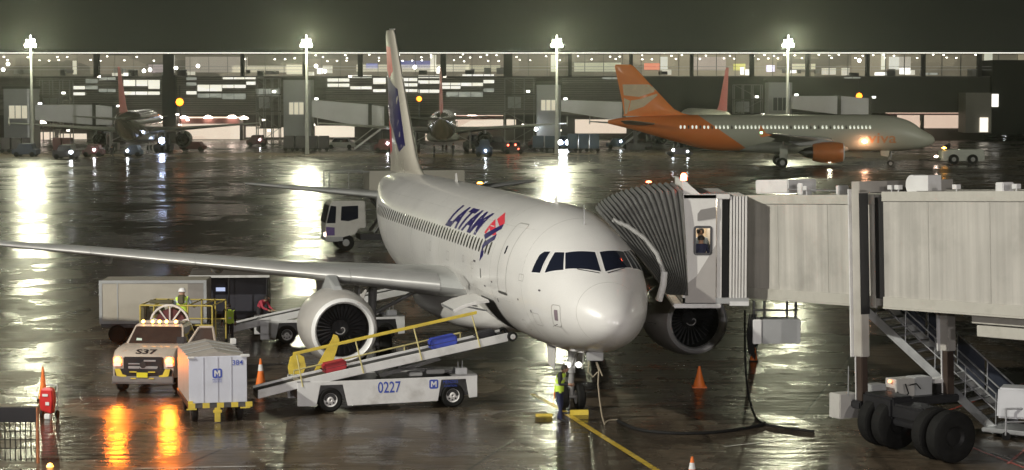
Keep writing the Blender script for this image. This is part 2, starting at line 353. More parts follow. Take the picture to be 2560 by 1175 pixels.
    # fin
    fin=MB().rings(surface_loft([((27.6,0,5.80),8.2,.035,'y'),((28.9,0,6.12),6.8,.075,'y'),((29.9,0,6.6),5.9,.095,'y'),((30.6,0,7.3),5.3,.10,'y'),((32.6,0,9.4),3.75,.10,'y'),((34.55,0,11.5),2.25,.10,'y'),((34.95,0,11.74),1.75,.06,'y')],18)).build('vertical_fin',M['fin'],t,True)
    finb=BVHTree.FromPolygons([v.co.copy() for v in fin.data.vertices],[tuple(p.vertices) for p in fin.data.polygons])
    if main:
        MB().tube((34.6,0,11.75),(35.8,0,11.78),.03).build('fin_cap_light',M['metal'],fin)
    side={}
    # cabin windows (z .. on both sides)
    if windows:
        proto={}
        for sg in (1,-1):
            for k in range(49):
                x=7.6+.45*k
                wm=M['window'] if lit is None else (lit if random.random()<.75 else M['window'])
                patch('cabin_window',poly1(rrect(.21,.40,.10,(0,0),3)),bvh,(x,0,4.56),(-sg,0,0),(0,0,1),wm,t,.004,.3 if not main else .15) if (main or sg==1) else None
    return t,fus,bvh,fin,finb
# ---------------------------------------------------------------- wet apron
def ground_material():
    m=bpy.data.materials.new('wet_concrete'); m.use_nodes=True; nt=m.node_tree; N=nt.nodes; L=nt.links; p=N['Principled BSDF']
    t=N.new('ShaderNodeTexCoord')
    def noise(scale,detail,rough,sx_=1,sy_=1,dist=0):
        mp=N.new('ShaderNodeMapping'); mp.inputs['Scale'].default_value=(sx_,sy_,1); L.new(t.outputs['Object'],mp.inputs[0])
        q=N.new('ShaderNodeTexNoise'); q.inputs['Scale'].default_value=scale; q.inputs['Detail'].default_value=detail; q.inputs['Roughness'].default_value=rough; q.inputs['Distortion'].default_value=dist
        L.new(mp.outputs[0],q.inputs['Vector']); return q.outputs[0]
    def rng(s,a,b,c,d):
        q=N.new('ShaderNodeMapRange'); q.inputs[1].default_value=a; q.inputs[2].default_value=b; q.inputs[3].default_value=c; q.inputs[4].default_value=d; q.interpolation_type='SMOOTHSTEP'; L.new(s,q.inputs[0]); return q.outputs[0]
    def mth(op,a,b):
        q=N.new('ShaderNodeMath'); q.operation=op
        for i,v in enumerate((a,b)):
            if isinstance(v,(int,float)): q.inputs[i].default_value=v
            else: L.new(v,q.inputs[i])
        return q.outputs[0]
    big=noise(.07,5,.55,1,.7,.3)             # where water stands
    med=noise(.33,7,.62,1,.8,.3)
    mid=noise(1.3,6,.65)
    wet=mth('ADD',mth('MULTIPLY',big,.45),mth('ADD',mth('MULTIPLY',med,.45),mth('MULTIPLY',mid,.16)))
    pud=rng(wet,.49,.56,0,1)
    base=N.new('ShaderNodeMix'); base.data_type='RGBA'; base.inputs[6].default_value=(.092,.070,.048,1); base.inputs[7].default_value=(.060,.047,.034,1); L.new(pud,base.inputs[0])
    b2=N.new('ShaderNodeMix'); b2.data_type='RGBA'; b2.blend_type='MULTIPLY'; b2.inputs[0].default_value=1; L.new(base.outputs[2],b2.inputs[6]); L.new(rng(mid,.3,.7,.6,1.35),b2.inputs[7])
    mp2=N.new('ShaderNodeMapping'); mp2.inputs['Rotation'].default_value=(0,0,R(-14)); mp2.inputs['Scale'].default_value=(1.6,.035,1); L.new(t.outputs['Object'],mp2.inputs[0])
    tn_=N.new('ShaderNodeTexNoise'); tn_.inputs['Scale'].default_value=1; tn_.inputs['Detail'].default_value=5; L.new(mp2.outputs[0],tn_.inputs['Vector'])
    b4=N.new('ShaderNodeMix'); b4.data_type='RGBA'; b4.blend_type='MULTIPLY'; b4.inputs[0].default_value=1; L.new(b2.outputs[2],b4.inputs[6]); L.new(rng(mth('ADD',tn_.outputs[0],mth('MULTIPLY',mid,.15)),.60,.72,1,.45),b4.inputs[7]); b2=b4
    # slab joints every 7 m
    s=N.new('ShaderNodeSeparateXYZ'); mp=N.new('ShaderNodeMapping'); mp.inputs['Rotation'].default_value=(0,0,R(14)); L.new(t.outputs['Object'],mp.inputs[0]); L.new(mp.outputs[0],s.inputs[0])
    js=[]
    for ax in (0,1):
        f=mth('FRACT',mth('DIVIDE',s.outputs[ax],7.0),0); d=mth('ABSOLUTE',mth('SUBTRACT',f,.5),0); js.append(rng(d,.492,.4975,0,1))
    joint=mth('MAXIMUM',js[0],js[1])
    b3=N.new('ShaderNodeMix'); b3.data_type='RGBA'; L.new(joint,b3.inputs[0]); L.new(b2.outputs[2],b3.inputs[6]); b3.inputs[7].default_value=(.012,.011,.01,1)
    L.new(b3.outputs[2],p.inputs['Base Color'])
    ro=mth('ADD',rng(pud,0,1,GR_DRY,GR_WET),rng(mid,.3,.7,-.03,.05)); L.new(ro,p.inputs['Roughness'])
    p.inputs['IOR'].default_value=1.38
    L.new(rng(pud,0,1,.48,.55),p.inputs['Specular IOR Level'])
    # ripples and unevenness
    r1=noise(1.1,3,.5,.5,1.6); r2=noise(4.5,4,.65,1,1.6); r3=noise(.16,2,.5,.35,1.2)
    r1=mth('ADD',r1,mth('MULTIPLY',med,.6)); h=mth('ADD',mth('MULTIPLY',r1,GB1),mth('ADD',mth('MULTIPLY',r2,GB2),mth('MULTIPLY',r3,GB3)))
    h=mth('SUBTRACT',h,mth('MULTIPLY',joint,.002))
    b=N.new('ShaderNodeBump'); b.inputs['Strength'].default_value=1; b.inputs['Distance'].default_value=1; L.new(h,b.inputs['Height']); L.new(b.outputs[0],p.inputs['Normal'])
    return m
GR_DRY=.34; GR_WET=.17; GB1=.048; GB2=.010; GB3=.03
g=MB().add([(-900,-60,0),(900,-60,0),(900,1500,0),(-900,1500,0)],[(0,1,2,3)]).build('ground',ground_material()); tag(g,'wet concrete airport apron reflecting the lamps',None,None,'structure')
# ---------------------------------------------------------------- paints
white=mat('white_paint',(.74,.73,.71),.32,0,.05,.7,0,20,.5,.3,(.60,.58,.54),.35)
white2=mat('white_equipment_paint',(.72,.72,.71),.4,0,.08,1.5,0,20,.5,0,(.34,.32,.28),1.3)
greyp=mat('grey_paint',(.36,.37,.37),.4,0,.1,1,0,20,.5,0,(.2,.19,.17),.7)
wingm=mat('wing_paint',(.41,.42,.41),.3,0,.1,.6,0,20,.5,.2,(.28,.27,.25),.5)
metal=mat('polished_metal',(.78,.78,.78),.28,.8,.05,2)
dmetal=mat('dark_metal',(.10,.10,.10),.35,.9,.2,3)
steel=mat('galvanised_steel',(.45,.46,.47),.42,.7,.12,4)
black=mat('black_rubber',(.012,.012,.012),.7,0,.3,8,0,20,.2)
tyre=mat('tyre_rubber',(.011,.011,.0105),.75,0,.25,6,.004,40,.2)
blackp=mat('black_paint',(.02,.02,.022),.35)
glass=mat('dark_glass',(.012,.015,.028),.06,0,0,1,0,20,.8)
winm=mat('cabin_window_glass',(.05,.048,.045),.2,0,.2,3)
yellow=mat('yellow_paint',(.72,.55,.06),.42,0,.1,3,0,20,.5,0,(.3,.22,.05),2)
orange=mat('orange_plastic',(.85,.20,.03),.5,0,.08,5)
redp=mat('red_paint',(.55,.03,.03),.35,0,.1,4)
indigo=mat('indigo_paint',(.035,.028,.15),.3,0,.06,2,0,20,.5,.3)
coral=mat('coral_red_paint',(.78,.06,.09),.35,0,.05,2)
bluep=mat('blue_marking',(.03,.07,.42),.4,0,.05,2)
beige=mat('beige_paint',(.40,.37,.31),.45,0,.08,1.2,0,20,.5,0,(.3,.26,.2),1)
darkgap=mat('black_gap_fill',(.012,.012,.012),.8,0,0)
seam=mat('panel_seam',(.36,.35,.33),.6,0,0)
lampw=emit('white_lamp',(1,.97,.9),3)
# ---------------------------------------------------------------- the large airliner at the gate
TH=R(12.95); PL=Vector((2.85,58.6,0))
A1={'body':white,'body2':mat('belly_paint',(.55,.54,.52),.35,0,.08,.9,0,20,.5,0,(.35,.33,.3),.6),'wing':wingm,'stab':wingm,'metal':mat('slat_metal',(.55,.55,.54),.3,.45,.05,2),'tipfence':wingm,
 'engine':mat('nacelle_paint',(.50,.48,.455),.34,0,.08,1.2,0,20,.5,.2,(.38,.35,.31),.8),'engine2':greyp,'lip':mat('lip_metal',(.86,.86,.85),.32,.15,.05,2),'duct':mat('inlet_lining',(.045,.045,.048),.45,0,.15,3),'fan':mat('fan_blades',(.10,.10,.11),.35,.7,.1,4),'darkmetal':dmetal,'strut':mat('strut_paint',(.30,.30,.29),.4,0,.1,4),
 'tyre':tyre,'rim':mat('rim_paint',(.6,.6,.6),.4,0,.1,5),'fin':mat('fin_paint',(.66,.62,.53),.28,0,.05,.7,0,20,.5,.4),'window':winm,'white':white,'lamp':lampw}
jet,fus,bvh,fin,finb=make_airliner('passenger_airliner','large white airliner with blue lettering and an open cargo door, docked at the boarding bridge',PL,math.pi/2+TH,A1,True)
# titles on the forward upper side (starboard and port)
for sg in (1,-1):
    o=(11.5,sg*1.56,5.12); ux=(-sg,0,0); uy=(0,-sg*.66,.75)
    vs,fs=text_polys('LATAM',1.0,.35,1,.045)
    w=max(v[0] for v in vs)-min(v[0] for v in vs); hh=max(v[1] for v in vs)-min(v[1] for v in vs)
    c0=-1.0 if sg>0 else 1.0
    vs=[(c0+v[0]*5.25/w,v[1]*.86/hh) for v in vs]
    patch('lettering',(vs,fs),bvh,o,ux,uy,indigo,jet,.004,.25)
    s_=sg
    def mk(name,pts,m,off): 
        q=[(x*s_,y) for x,y in pts]; q=q if s_>0 else q[::-1]
        patch(name,poly1(q),bvh,o,ux,uy,m,jet,off,.2)
    for pts in ([(2.43,-.02),(2.52,.30),(3.97,-.19),(3.58,-.24)],[(2.73,.30),(2.80,.62),(4.0,.23),(3.75,.08)],[(2.36,-.22),(2.44,-.02),(2.72,-.10),(2.62,-.26)]): mk('coral_band',pts,coral,.004)
    for pts in ([(2.49,-.30),(3.97,.20),(4.15,.03),(2.92,-.42)],[(2.85,-.64),(2.93,-.51),(4.02,-.16),(4.08,-.34),(3.24,-.60),(2.98,-.70)],[(2.88,-.78),(2.95,-.68),(3.1,-.74),(3.25,-.72),(3.29,-.86),(2.94,-1.03)]): mk('indigo_band',pts,indigo,.008)
def patch3(name,P,m,parent,off=.008,cell=.15,frame=None):
    P=[Vector(p) for p in P]; c=sum(P,Vector())/len(P); nn=Vector()
    for i in range(len(P)): nn+=(P[i]-c).cross(P[(i+1)%len(P)]-c)
    nn.normalize()
    out=Vector((0,c.y,c.z-3.5)) 
    if nn.dot(c-Vector((6,0,3.6)))<0: nn=-nn
    ux=Vector((0,0,1)).cross(nn).normalized(); uy=nn.cross(ux)
    pts=[((p-c).dot(ux),(p-c).dot(uy)) for p in P]
    if frame:
        k=len(pts); big=[(x*1.0+ (frame if x>0 else -frame),y+(frame if y>0 else -frame)) for x,y in pts]
        patch(name+'_frame',poly1(big),bvh,c,ux,uy,frame_m,parent,off*.5,cell)
    return patch(name,poly1(pts),bvh,c,ux,uy,m,parent,off,cell)
frame_m=mat('window_surround',(.80,.79,.77),.35,0,0)
for sg in (1,-1):
    for P in ([(2.2,.06,4.80),(2.47,.84,4.83),(2.04,.95,4.38),(1.56,.06,4.31)],[(2.5,.90,4.84),(2.74,1.12,4.84),(2.56,1.44,4.28),(2.04,1.03,4.38)],[(2.93,1.22,4.84),(3.16,1.34,4.83),(3.27,1.42,4.72),(3.24,1.70,4.26),(2.78,1.56,4.27)]):
        patch3('cockpit_window',[(x,sg*y,z) for x,y,z in P],glass,jet,.012,.12,.035)
    # doors: thin outline, window, handle
    for x0,x1,z0,z1 in ((5.2,6.15,3.42,5.42),(31.2,31.95,3.45,5.35)):
        pts=rrect(x1-x0,z1-z0,.14,(0,0)); d=patch('door_outline',outline(pts,.028),bvh,((x0+x1)/2,0,(z0+z1)/2),(-sg,0,0),(0,0,1),seam,jet,.005,.12)
        patch('door_window',poly1(rrect(.13,.24,.05)),bvh,((x0+x1)/2+.05,0,4.65),(-sg,0,0),(0,0,1),glass,d,.006,.1)
        patch('door_sill',poly1(rrect(x1-x0+.03,.07,.03)),bvh,((x0+x1)/2,0,z0-.02),(-sg,0,0),(0,0,1),dmetal,d,.012,.12)
    patch('static_port',poly1(rrect(.10,.30,.04)),bvh,(8.4,0,3.75),(-sg,0,0),(0,0,1),blackp,jet,.005,.1)
    d=patch('access_panel',outline(rrect(.42,.62,.09),.02),bvh,(1.75,sg*1.25,3.12),(-.75*sg,-.66,0),(0,0,1),seam,jet,.005,.1)
    patch('oxygen_label',poly1(rrect(.17,.30,.02)),bvh,(1.75,sg*1.25,3.14),(-.75*sg,-.66,0),(0,0,1),mat('faded_label',(.22,.17,.2),.6),d,.006,.1)
for sg in (1,-1):
    for x,z,w,h in ((3.0,2.9,.5,.35),(4.4,2.6,.3,.3),(6.9,3.0,.22,.3),(9.6,3.9,.3,.22),(11.0,4.0,.25,.2),(3.9,4.0,.35,.2),(7.0,2.35,.3,.2),(13.5,3.9,.4,.3),(16.5,4.0,.3,.3),(27.5,4.0,.35,.3)):
        patch('hatch_outline',outline(rrect(w,h,.05),.014),bvh,(x,0,z),(-sg,0,0),(0,0,1),seam,jet,.005,.12)
    for x,z,w,h in ((4.2,3.35,.10,.05),(6.9,3.62,.16,.05),(6.6,3.1,.10,.12),(8.0,3.4,.22,.05),(2.6,3.75,.12,.05),(9.3,4.05,.3,.06),(3.3,3.1,.08,.08)):
        patch('stencil_mark',poly1(rrect(w,h,.015)),bvh,(x,0,z),(-sg,0,0),(0,0,1),mat('stencil_grey',(.10,.09,.10),.5),jet,.005,.1)
# radome joint and fuselage seams
def seam_ring(x0,x1,name='radome_joint',r=.007,m=seam):
    pts=[]
    for j in range(61):
        a=2*math.pi*j/60; dirv=Vector((0,math.cos(a),math.sin(a)))
        xx=(x0+x1)/2+(x1-x0)/2*math.sin(a)
        zc=3.25 if xx<2 else 3.7
        h=bvh.ray_cast(Vector((xx,0,zc))+dirv*5,-dirv)
        if h[0]: pts.append(h[0]+dirv*.001)
    MB().path(pts,r,5).build(name,m,jet)
seam_ring(.62,1.12,'radome_joint',.004); seam_ring(3.55,4.1,'skin_seam',.004)
for x in (7.1,9.8,12.4,15.0,17.6,20.2,22.8,25.4): seam_ring(x,x,'skin_seam',.0035)
for sg in (1,-1):
    for z in (5.3,3.2):
        pts=[]
        for k in range(60):
            h=bvh.ray_cast(Vector((4.6+k*.4,sg*6,z)),Vector((0,-sg,0)))
            if h[0]: pts.append(h[0]+Vector((0,sg*.001,0)))
        MB().path(pts,.003,4).build('lap_joint',seam,jet)
# nose vanes, antennas, wipers, beacon
_q=MB().prism([(0,0),(.42,0),(.36,.32),(.22,.34)],'xz',-.015,.015).build('blade_antenna',white,jet); _q.location=(6.6,0,5.9)
_q=MB().prism([(0,0),(.42,0),(.36,-.30),(.22,-.32)],'xz',-.015,.015).build('blade_antenna',white,jet); _q.location=(7.6,0,1.82)
MB().tube((3.6,0,5.5),(3.62,0,6.05),.02,.012,6).build('whip_antenna',steel,jet)
_q=MB().prism([(0,0),(.42,0),(.36,.32),(.22,.34)],'xz',-.015,.015).build('blade_antenna',white,jet); _q.location=(21.5,0,5.9)
for sg in (1,-1):
    MB().tube((1.50,sg*.12,4.30),(1.78,sg*.68,4.40),.014,.01,6).build('wiper',blackp,jet)
    MB().tube((1.6,sg*1.28,2.9),(1.35,sg*1.45,2.88),.012,.008,6).build('pitot_probe',dmetal,jet)
# wing and nose lamps that are lit
# forward cargo hold: its darkness laid on the skin as a black patch, and the door swung up
hold=patch('cargo_opening_patch',poly1(rrect(1.85,1.15,.12)),bvh,(8.15,1.6,2.42),(-1,0,.0),(0,.55,.83),darkgap,jet,.012,.12)
patch('opening_frame',outline(rrect(1.95,1.25,.14),.05),bvh,(8.15,1.6,2.42),(-1,0,.0),(0,.55,.83),dmetal,hold,.02,.12)
cd=MB(); prof=[(1.98,3.06),(2.35,3.02),(2.72,2.93),(3.05,2.78)]
rs=[]
for i,(y,z) in enumerate(prof): rs.append([(7.2,y,z),(9.15,y,z),(9.15,y-.03,z-.09),(7.2,y-.03,z-.09)])
cd.rings(rs); cdo=cd.build('cargo_door',white,jet,False,.01)
MB().tube((7.5,1.97,2.7),(7.5,2.7,2.86),.025).tube((8.85,1.97,2.7),(8.85,2.7,2.86),.025).tube((7.3,3.03,2.76),(9.05,3.03,2.76),.03).build('door_strut',steel,cdo)
# upper wing-root panel lights and marks
patch('root_fillet',poly1([(-1.9,-.12),(1.8,-.2),(2.2,.02),(1.5,.2),(-1.2,.32),(-2.0,.15)]),bvh,(12.6,1.9,3.25),(-1,0,0),(0,0,1),A1['body2'],jet,.03,.2)
# fin markings, following the fin's two sides
def finpatch(name,pts,m,off=.006):
    for sg in (1,-1):
        q=[(-x*sg,z) for x,z in pts]
        patch(name,poly1(q if sg>0 else q),finb,(0,0,0),(-sg,0,0),(0,0,1),m,fin,off,.5)
finpatch('red_marking',[(36.5,11.1),(34.9,11.0),(34.1,10.0),(35.2,9.7),(36.4,10.1)],coral)
finpatch('indigo_marking',[(36.45,9.95),(33.0,9.25),(30.95,7.0),(32.0,6.7),(34.4,7.7),(36.0,8.1)],indigo)
finpatch('red_marking',[(35.95,8.0),(34.7,7.6),(34.6,6.7),(35.5,6.5)],coral,.010)
# second identification number by the door
# ---------------------------------------------------------------- painted marks on the apron (thin sheets)
def strip(name,p0,p1,w,m,z,label):
    a,b=Vector((p0[0],p0[1],z)),Vector((p1[0],p1[1],z)); d=(b-a).normalized(); s=Vector((-d.y,d.x,0))*w/2
    o=MB().add([a+s,a-s,b-s,b+s],[(0,1,2,3)]).build(name,m); return tag(o,label,None,None,'structure')
def worn(name,c,rough=.25):
    m=bpy.data.materials.new(name); m.use_nodes=True; nt=m.node_tree; N=nt.nodes; L=nt.links; p=N['Principled BSDF']; t=N.new('ShaderNodeTexCoord')
    q=N.new('ShaderNodeTexNoise'); q.inputs['Scale'].default_value=5; q.inputs['Detail'].default_value=8; q.inputs['Roughness'].default_value=.7; L.new(t.outputs['Object'],q.inputs[0])
    r_=N.new('ShaderNodeMapRange'); r_.inputs[1].default_value=.52; r_.inputs[2].default_value=.66; L.new(q.outputs[0],r_.inputs[0])
    mx=N.new('ShaderNodeMix'); mx.data_type='RGBA'; mx.inputs[6].default_value=(*c,1); mx.inputs[7].default_value=(.05,.045,.04,1); L.new(r_.outputs[0],mx.inputs[0]); L.new(mx.outputs[2],p.inputs['Base Color']); p.inputs['Roughness'].default_value=rough
    b=N.new('ShaderNodeBump'); b.inputs['Distance'].default_value=.006; L.new(q.outputs[0],b.inputs['Height']); L.new(b.outputs[0],p.inputs['Normal']); return m
ylw=worn('worn_yellow_line',(.60,.42,.05)); rdw=worn('worn_red_line',(.55,.10,.07)); whw=worn('worn_white_line',(.5,.49,.46))
a=gnd(1418,1036); b=gnd(1640,1175); d=(b-a).normalized()
strip('road_marking',b+d*6,a,.19,ylw,.008,'yellow lead-in line under the nose of the airliner')
strip('road_marking',gnd(1415,1030),gnd(1330,985),.17,ylw,.008,'yellow line passing behind the nose wheel')
strip('road_marking',gnd(2400,1108),gnd(2600,1185),.10,rdw,.008,'red line beside the stair foot'); strip('road_marking',gnd(2412,1106),gnd(2600,1176),.05,whw,.012,'thin white edge of the red line')
strip('road_marking',gnd(2375,1025),gnd(2600,945),.10,rdw,.008,'red line running away behind the stair')
strip('road_marking',gnd(2520,1160),gnd(2610,1085),.09,rdw,.010,'short red cross line beside the stair foot')
strip('road_marking',gnd(1810,1117),gnd(1965,1100),.10,whw,.008,'pale worn line beside the dark shadow')
strip('road_marking',gnd(330,1172),gnd(640,1166),.10,whw,.008,'pale line in front of the service pickup')
strip('road_marking',gnd(1170,1038),gnd(1350,1020),.08,whw,.008,'faint line ahead of the nose wheel')
# ---------------------------------------------------------------- boarding bridge
tunm=ribbed('tunnel_sheet_metal',(.55,.53,.485),.45,0,.15,.003,(.30,.29,.26))
trimm=mat('tunnel_trim_paint',(.52,.505,.45),.45,0,.08,1,0,20,.5,0,(.25,.24,.2),1)
cabm=mat('cab_paint',(.70,.69,.66),.38,0,.05,1,0,20,.5,0,(.5,.48,.44),.8)
canm=mat('canopy_fabric',(.11,.11,.105),.75,0,.2,3)
canl=mat('canopy_rib_fabric',(.40,.40,.375),.6,0,.15,4)
P0=Vector((6.74,64.0,3.28)); ang=math.atan2(-10.7,5.42); slope=math.asin(.56/12.0)
br=thing('boarding_bridge','grey boarding bridge with folded canopy and stair, docked to the large white airliner','boarding bridge',(P0.x,P0.y,0),ang)
def slo(o): o.location=(0,0,P0.z); o.rotation_euler=(0,-slope,0); return o
def section(name,x0,x1,o,h,w):
    s=slo(MB().span((x0,-o,.12),(x1,w+o,h)).build(name,tunm,br))
    t=MB()
    for y0,y1 in ((-o-.05,-o-.003),(w+o+.003,w+o+.05)):
        t.span((x0,y0,.0),(x1,y1,.26)); t.span((x0,y0,h-.20),(x1,y1,h+.05))
        t.span((x0,y0-.02,-.05),(x1,y1+.02,-.003)) 
    t.span((x0,-o-.045,h+.003),(x1,w+o+.045,h+.04)); t.span((x0,-o,.0),(x1,w+o,.117))
    t.build('trim_rail',trimm,s)
    j=MB(); x=x0+1.9
    while x<x1-.3: j.span((x,-o-.012,.27),(x+.02,-o-.002,h-.21)); x+=2.44
    if j.v: j.build('panel_joint_strip',mat('joint_strip_paint',(.42,.41,.37),.5),s)  # joints in a slightly darker paint
    return s
s1=section('tunnel_section',0.0,6.55,0.0,2.90,1.9)
s2=section('tunnel_section',7.0,30.0,.08,2.98,1.9)
slo(MB().span((6.55,-.03,.2),(7.0,1.93,2.88)).build('tunnel_joint',darkgap,br))
# drive column portal around the tunnel
colp=mat('column_paint',(.46,.44,.40),.4,0,.08,1.5,0,20,.5,0,(.34,.31,.27),1)
pcol=slo(MB().box((6.45,-.45,.885),(.36,.26,4.43)).box((6.45,2.40,.885),(.36,.26,4.43)).box((6.45,.98,3.16),(.36,3.1,.3)).build('column_portal',colp,br,False,.015))
for yy in (-.53,2.32): MB().box((6.25,yy,.885),(.05,.26,4.45)).build('column_edge',white2,pcol)
MB().box((6.64,-.45,1.4),(.02,.28,3.2)).build('column_dark_strip',blackp,pcol)  # thin black strip on the near leg
for yy in (-.45,2.40): MB().box((6.45,yy,-1.92),(.26,.20,1.2)).build('column_sleeve',mat('column_dark_paint',(.07,.05,.04),.4,.2,.1,3),pcol,False,.02)
for yy in (-.54,2.30): MB().box((6.30,yy,-1.92),(.04,.04,1.25)).build('cable_rail',white2,pcol)
# carriage under the portal with two big twin wheels steered sideways
cg=MB().box((6.5,.98,.98),(.5,3.3,.22)).box((8.7,-.42,.85),(3.4,.5,.36)).box((7.2,.3,.85),(.6,1.6,.3)).build('wheel_carriage',blackp,br,False,.04)
for x,y in ((7.65,-.42),(10.0,-.46)):
    for d in (-.30,.30):
        c_=Vector((x+d,y+(.0),.66))
        MB().lathe([(-.20,.28),(-.22,.54),(-.16,.645),(0,.66),(.16,.645),(.22,.54),(.20,.28)],'x',c_,34).build('tyre',tyre,cg,True)
        MB().lathe([(-.15,.03),(-.12,.22),(-.19,.3),(.19,.3),(.12,.22),(.15,.03)],'x',c_,20,caps=True).build('rim',mat('black_rim',(.02,.02,.02),.5,.3,.2,4,0,20,.2),cg,True)
MB().box((7.65,-.42,1.12),(1.3,.75,.55)).box((8.9,-.42,1.05),(1.3,.7,.4)).build('wheel_fender',blackp,cg,False,.06)
cbx=mat('control_box_paint',(.50,.49,.46),.5,0,.1,2,0,20,.5,0,(.3,.28,.25),2)
for c,d,m,nm in (((6.1,-.72,.92),(.5,.62,.66),cbx,'control_box'),((6.2,.20,1.25),(.4,.5,.4),greyp,'control_box'),((6.25,1.0,1.30),(.5,.62,.52),cbx,'control_box'),((6.25,1.62,1.32),(.46,.58,.50),greyp,'control_box'),((6.2,2.35,1.42),(.5,.66,.10),white2,'drive_cover'),((6.2,2.35,1.18),(.4,.45,.3),dmetal,'drive_motor')):
    MB().box(c,d).build(nm,m,cg,False,.02)
MB().path([(6.62,.9,1.45),(6.70,.95,1.2),(6.68,.75,1.05),(6.6,.65,1.25)],.022,6).path([(6.6,1.05,1.4),(6.70,1.2,1.45),(6.70,1.35,1.3)],.018,6).build('cable',black,cg,True)
MB().tube((6.4,-.8,1.2),(6.4,-.8,2.0),.02,.015,6).build('whip_antenna',steel,cg)
MB().lathe([(0,.001),(.02,.05),(.08,.05),(.1,.001)],'z',(6.3,.62,1.45),10).build('carriage_lamp',emit('orange_small_lamp',(1,.3,.1),4),cg)
# roof equipment
rf=MB().span((.0,.5,2.98),(1.7,1.5,3.38)).build('roof_cabinet',white2,br,False,.03); slo(rf)
for x0,x1,y,h in ((2.6,2.85,.2,.30),(4.6,4.75,.1,.22),(11.4,11.7,.05,.26)): slo(MB().span((x0,y,2.95),(x1,y+.35,2.98+h)).build('roof_box',white2,br,False,.02))
slo(MB().lathe([(-.2,.26),(.2,.26)],'y',(8.0,.3,3.2),20,caps=True).box((8.35,.3,3.24),(.7,.42,.40)).build('roof_fan_housing',white2,br,True,0))
for x in (3.3,7.2,7.5,9.9,12.2): slo(MB().box((x,.05,3.14),(.18,.14,.12)).tube((x,.05,2.9),(x,.05,3.12),.02).build('roof_floodlight',white2,br,False,.01))
slo(MB().tube((1.7,.5,3.1),(4.6,.5,3.04),.025).build('roof_conduit',steel,br,True))
# lower rails under the outer tunnel
for yy in (.3,1.5): slo(MB().span((10.1,yy,-.30),(28,yy+.2,-.06)).build('underside_beam',trimm,br,False,.01))
slo(MB().span((10.3,.3,-.62),(28,1.7,-.34)).build('underside_tray',trimm,br,False,.01))
# rotunda, bellows and cab at the aircraft end (built square to the picture's row: along -x)
def W2(p): # world -> bridge local
    c,s=math.cos(-ang),math.sin(-ang); x,y=p[0]-P0.x,p[1]-P0.y; return (x*c-y*s,x*s+y*c,p[2])
def wprism(pts,y0,y1,name,m,parent,bevel=0,smooth=False):
    b=MB().prism(pts,'xz',y0,y1); b.v=[W2(v) for v in b.v]; o=b.build(name,m,parent,smooth,bevel); return o
def wbox(a,b_,name,m,parent,bevel=0):
    b=MB().span(a,b_); b.v=[W2(v) for v in b.v]; return b.build(name,m,parent,False,bevel)
cab=wbox((4.86,62.4,3.22),(6.75,66.0,3.38),'cab_floor',greyp,br)
wbox((4.86,62.4,6.20),(6.2,66.0,6.34),'cab_roof',cabm,br,.02)
wbox((4.86,65.9,3.38),(6.2,66.0,6.2),'cab_back_wall',mat('cab_inner_wall',(.62,.52,.40),.6),br)
# near wall with a window opening
wl=MB(); x0,x1,z0,z1=5.20,5.66,4.64,5.40
for a,b_ in (((4.86,62.4,3.22),(x0,62.48,6.34)),((x1,62.4,3.22),(5.80,62.48,6.34)),((x0,62.4,3.22),(x1,62.48,z0)),((x0,62.4,z1),(x1,62.48,6.34))): wl.span(a,b_)
wl.v=[W2(v) for v in wl.v]; wall=wl.build('cab_wall',cabm,br)
b=MB(); vs,fs=outline(rrect(x1-x0+.08,z1-z0+.08,.09,((x0+x1)/2,(z0+z1)/2)),.07); b.add([W2((u,62.385,v)) for u,v in vs],fs).build('window_frame',blackp,wall)
wprism([(5.27,5.58),(5.80,5.66),(5.80,5.98),(5.36,5.90),(5.27,5.78)],62.38,62.40,'grey_panel',mat('grey_inset',(.24,.23,.22),.5),wall)
wprism([(5.80,4.9),(5.80,3.24),(4.93,3.24),(4.93,3.75),(5.25,4.0)],62.385,62.40,'lower_panel',mat('grey_skirt',(.40,.38,.36),.5),wall)
wprism([(4.86,6.34),(4.86,6.72),(4.92,6.72),(5.35,6.34)],62.6,65.6,'roof_fin',cabm,br)
wbox((4.6,62.3,3.1),(5.95,66,3.22),'cab_bumper',white2,br,.02)
rt=wprism([(5.83,3.3),(5.97,3.3),(5.97,6.3),(5.83,6.3)],62.45,66.0,'rotunda_panel',cabm,br)
wbox((5.97,62.6,3.3),(6.22,66,6.2),'rotunda_gap',darkgap,br)
sl=MB()
for k in range(6): sl.span((6.20+.085*k,62.44+.0*k,3.3),(6.262+.085*k,64.8,6.28))
sl.v=[W2(v) for v in sl.v]; sl.build('rotunda_slats',cabm,br,False,.012)
wbox((6.2,62.38,3.16),(6.75,64.9,3.28),'rotunda_sill',white2,br)
cl=bpy.data.lights.new('cab_interior_light','POINT'); cl.energy=80; cl.color=(1,.85,.65); cl.shadow_soft_size=.15; clo=bpy.data.objects.new('cab_interior_light',cl); col.objects.link(clo); clo.location=(5.3,65.0,6.0)
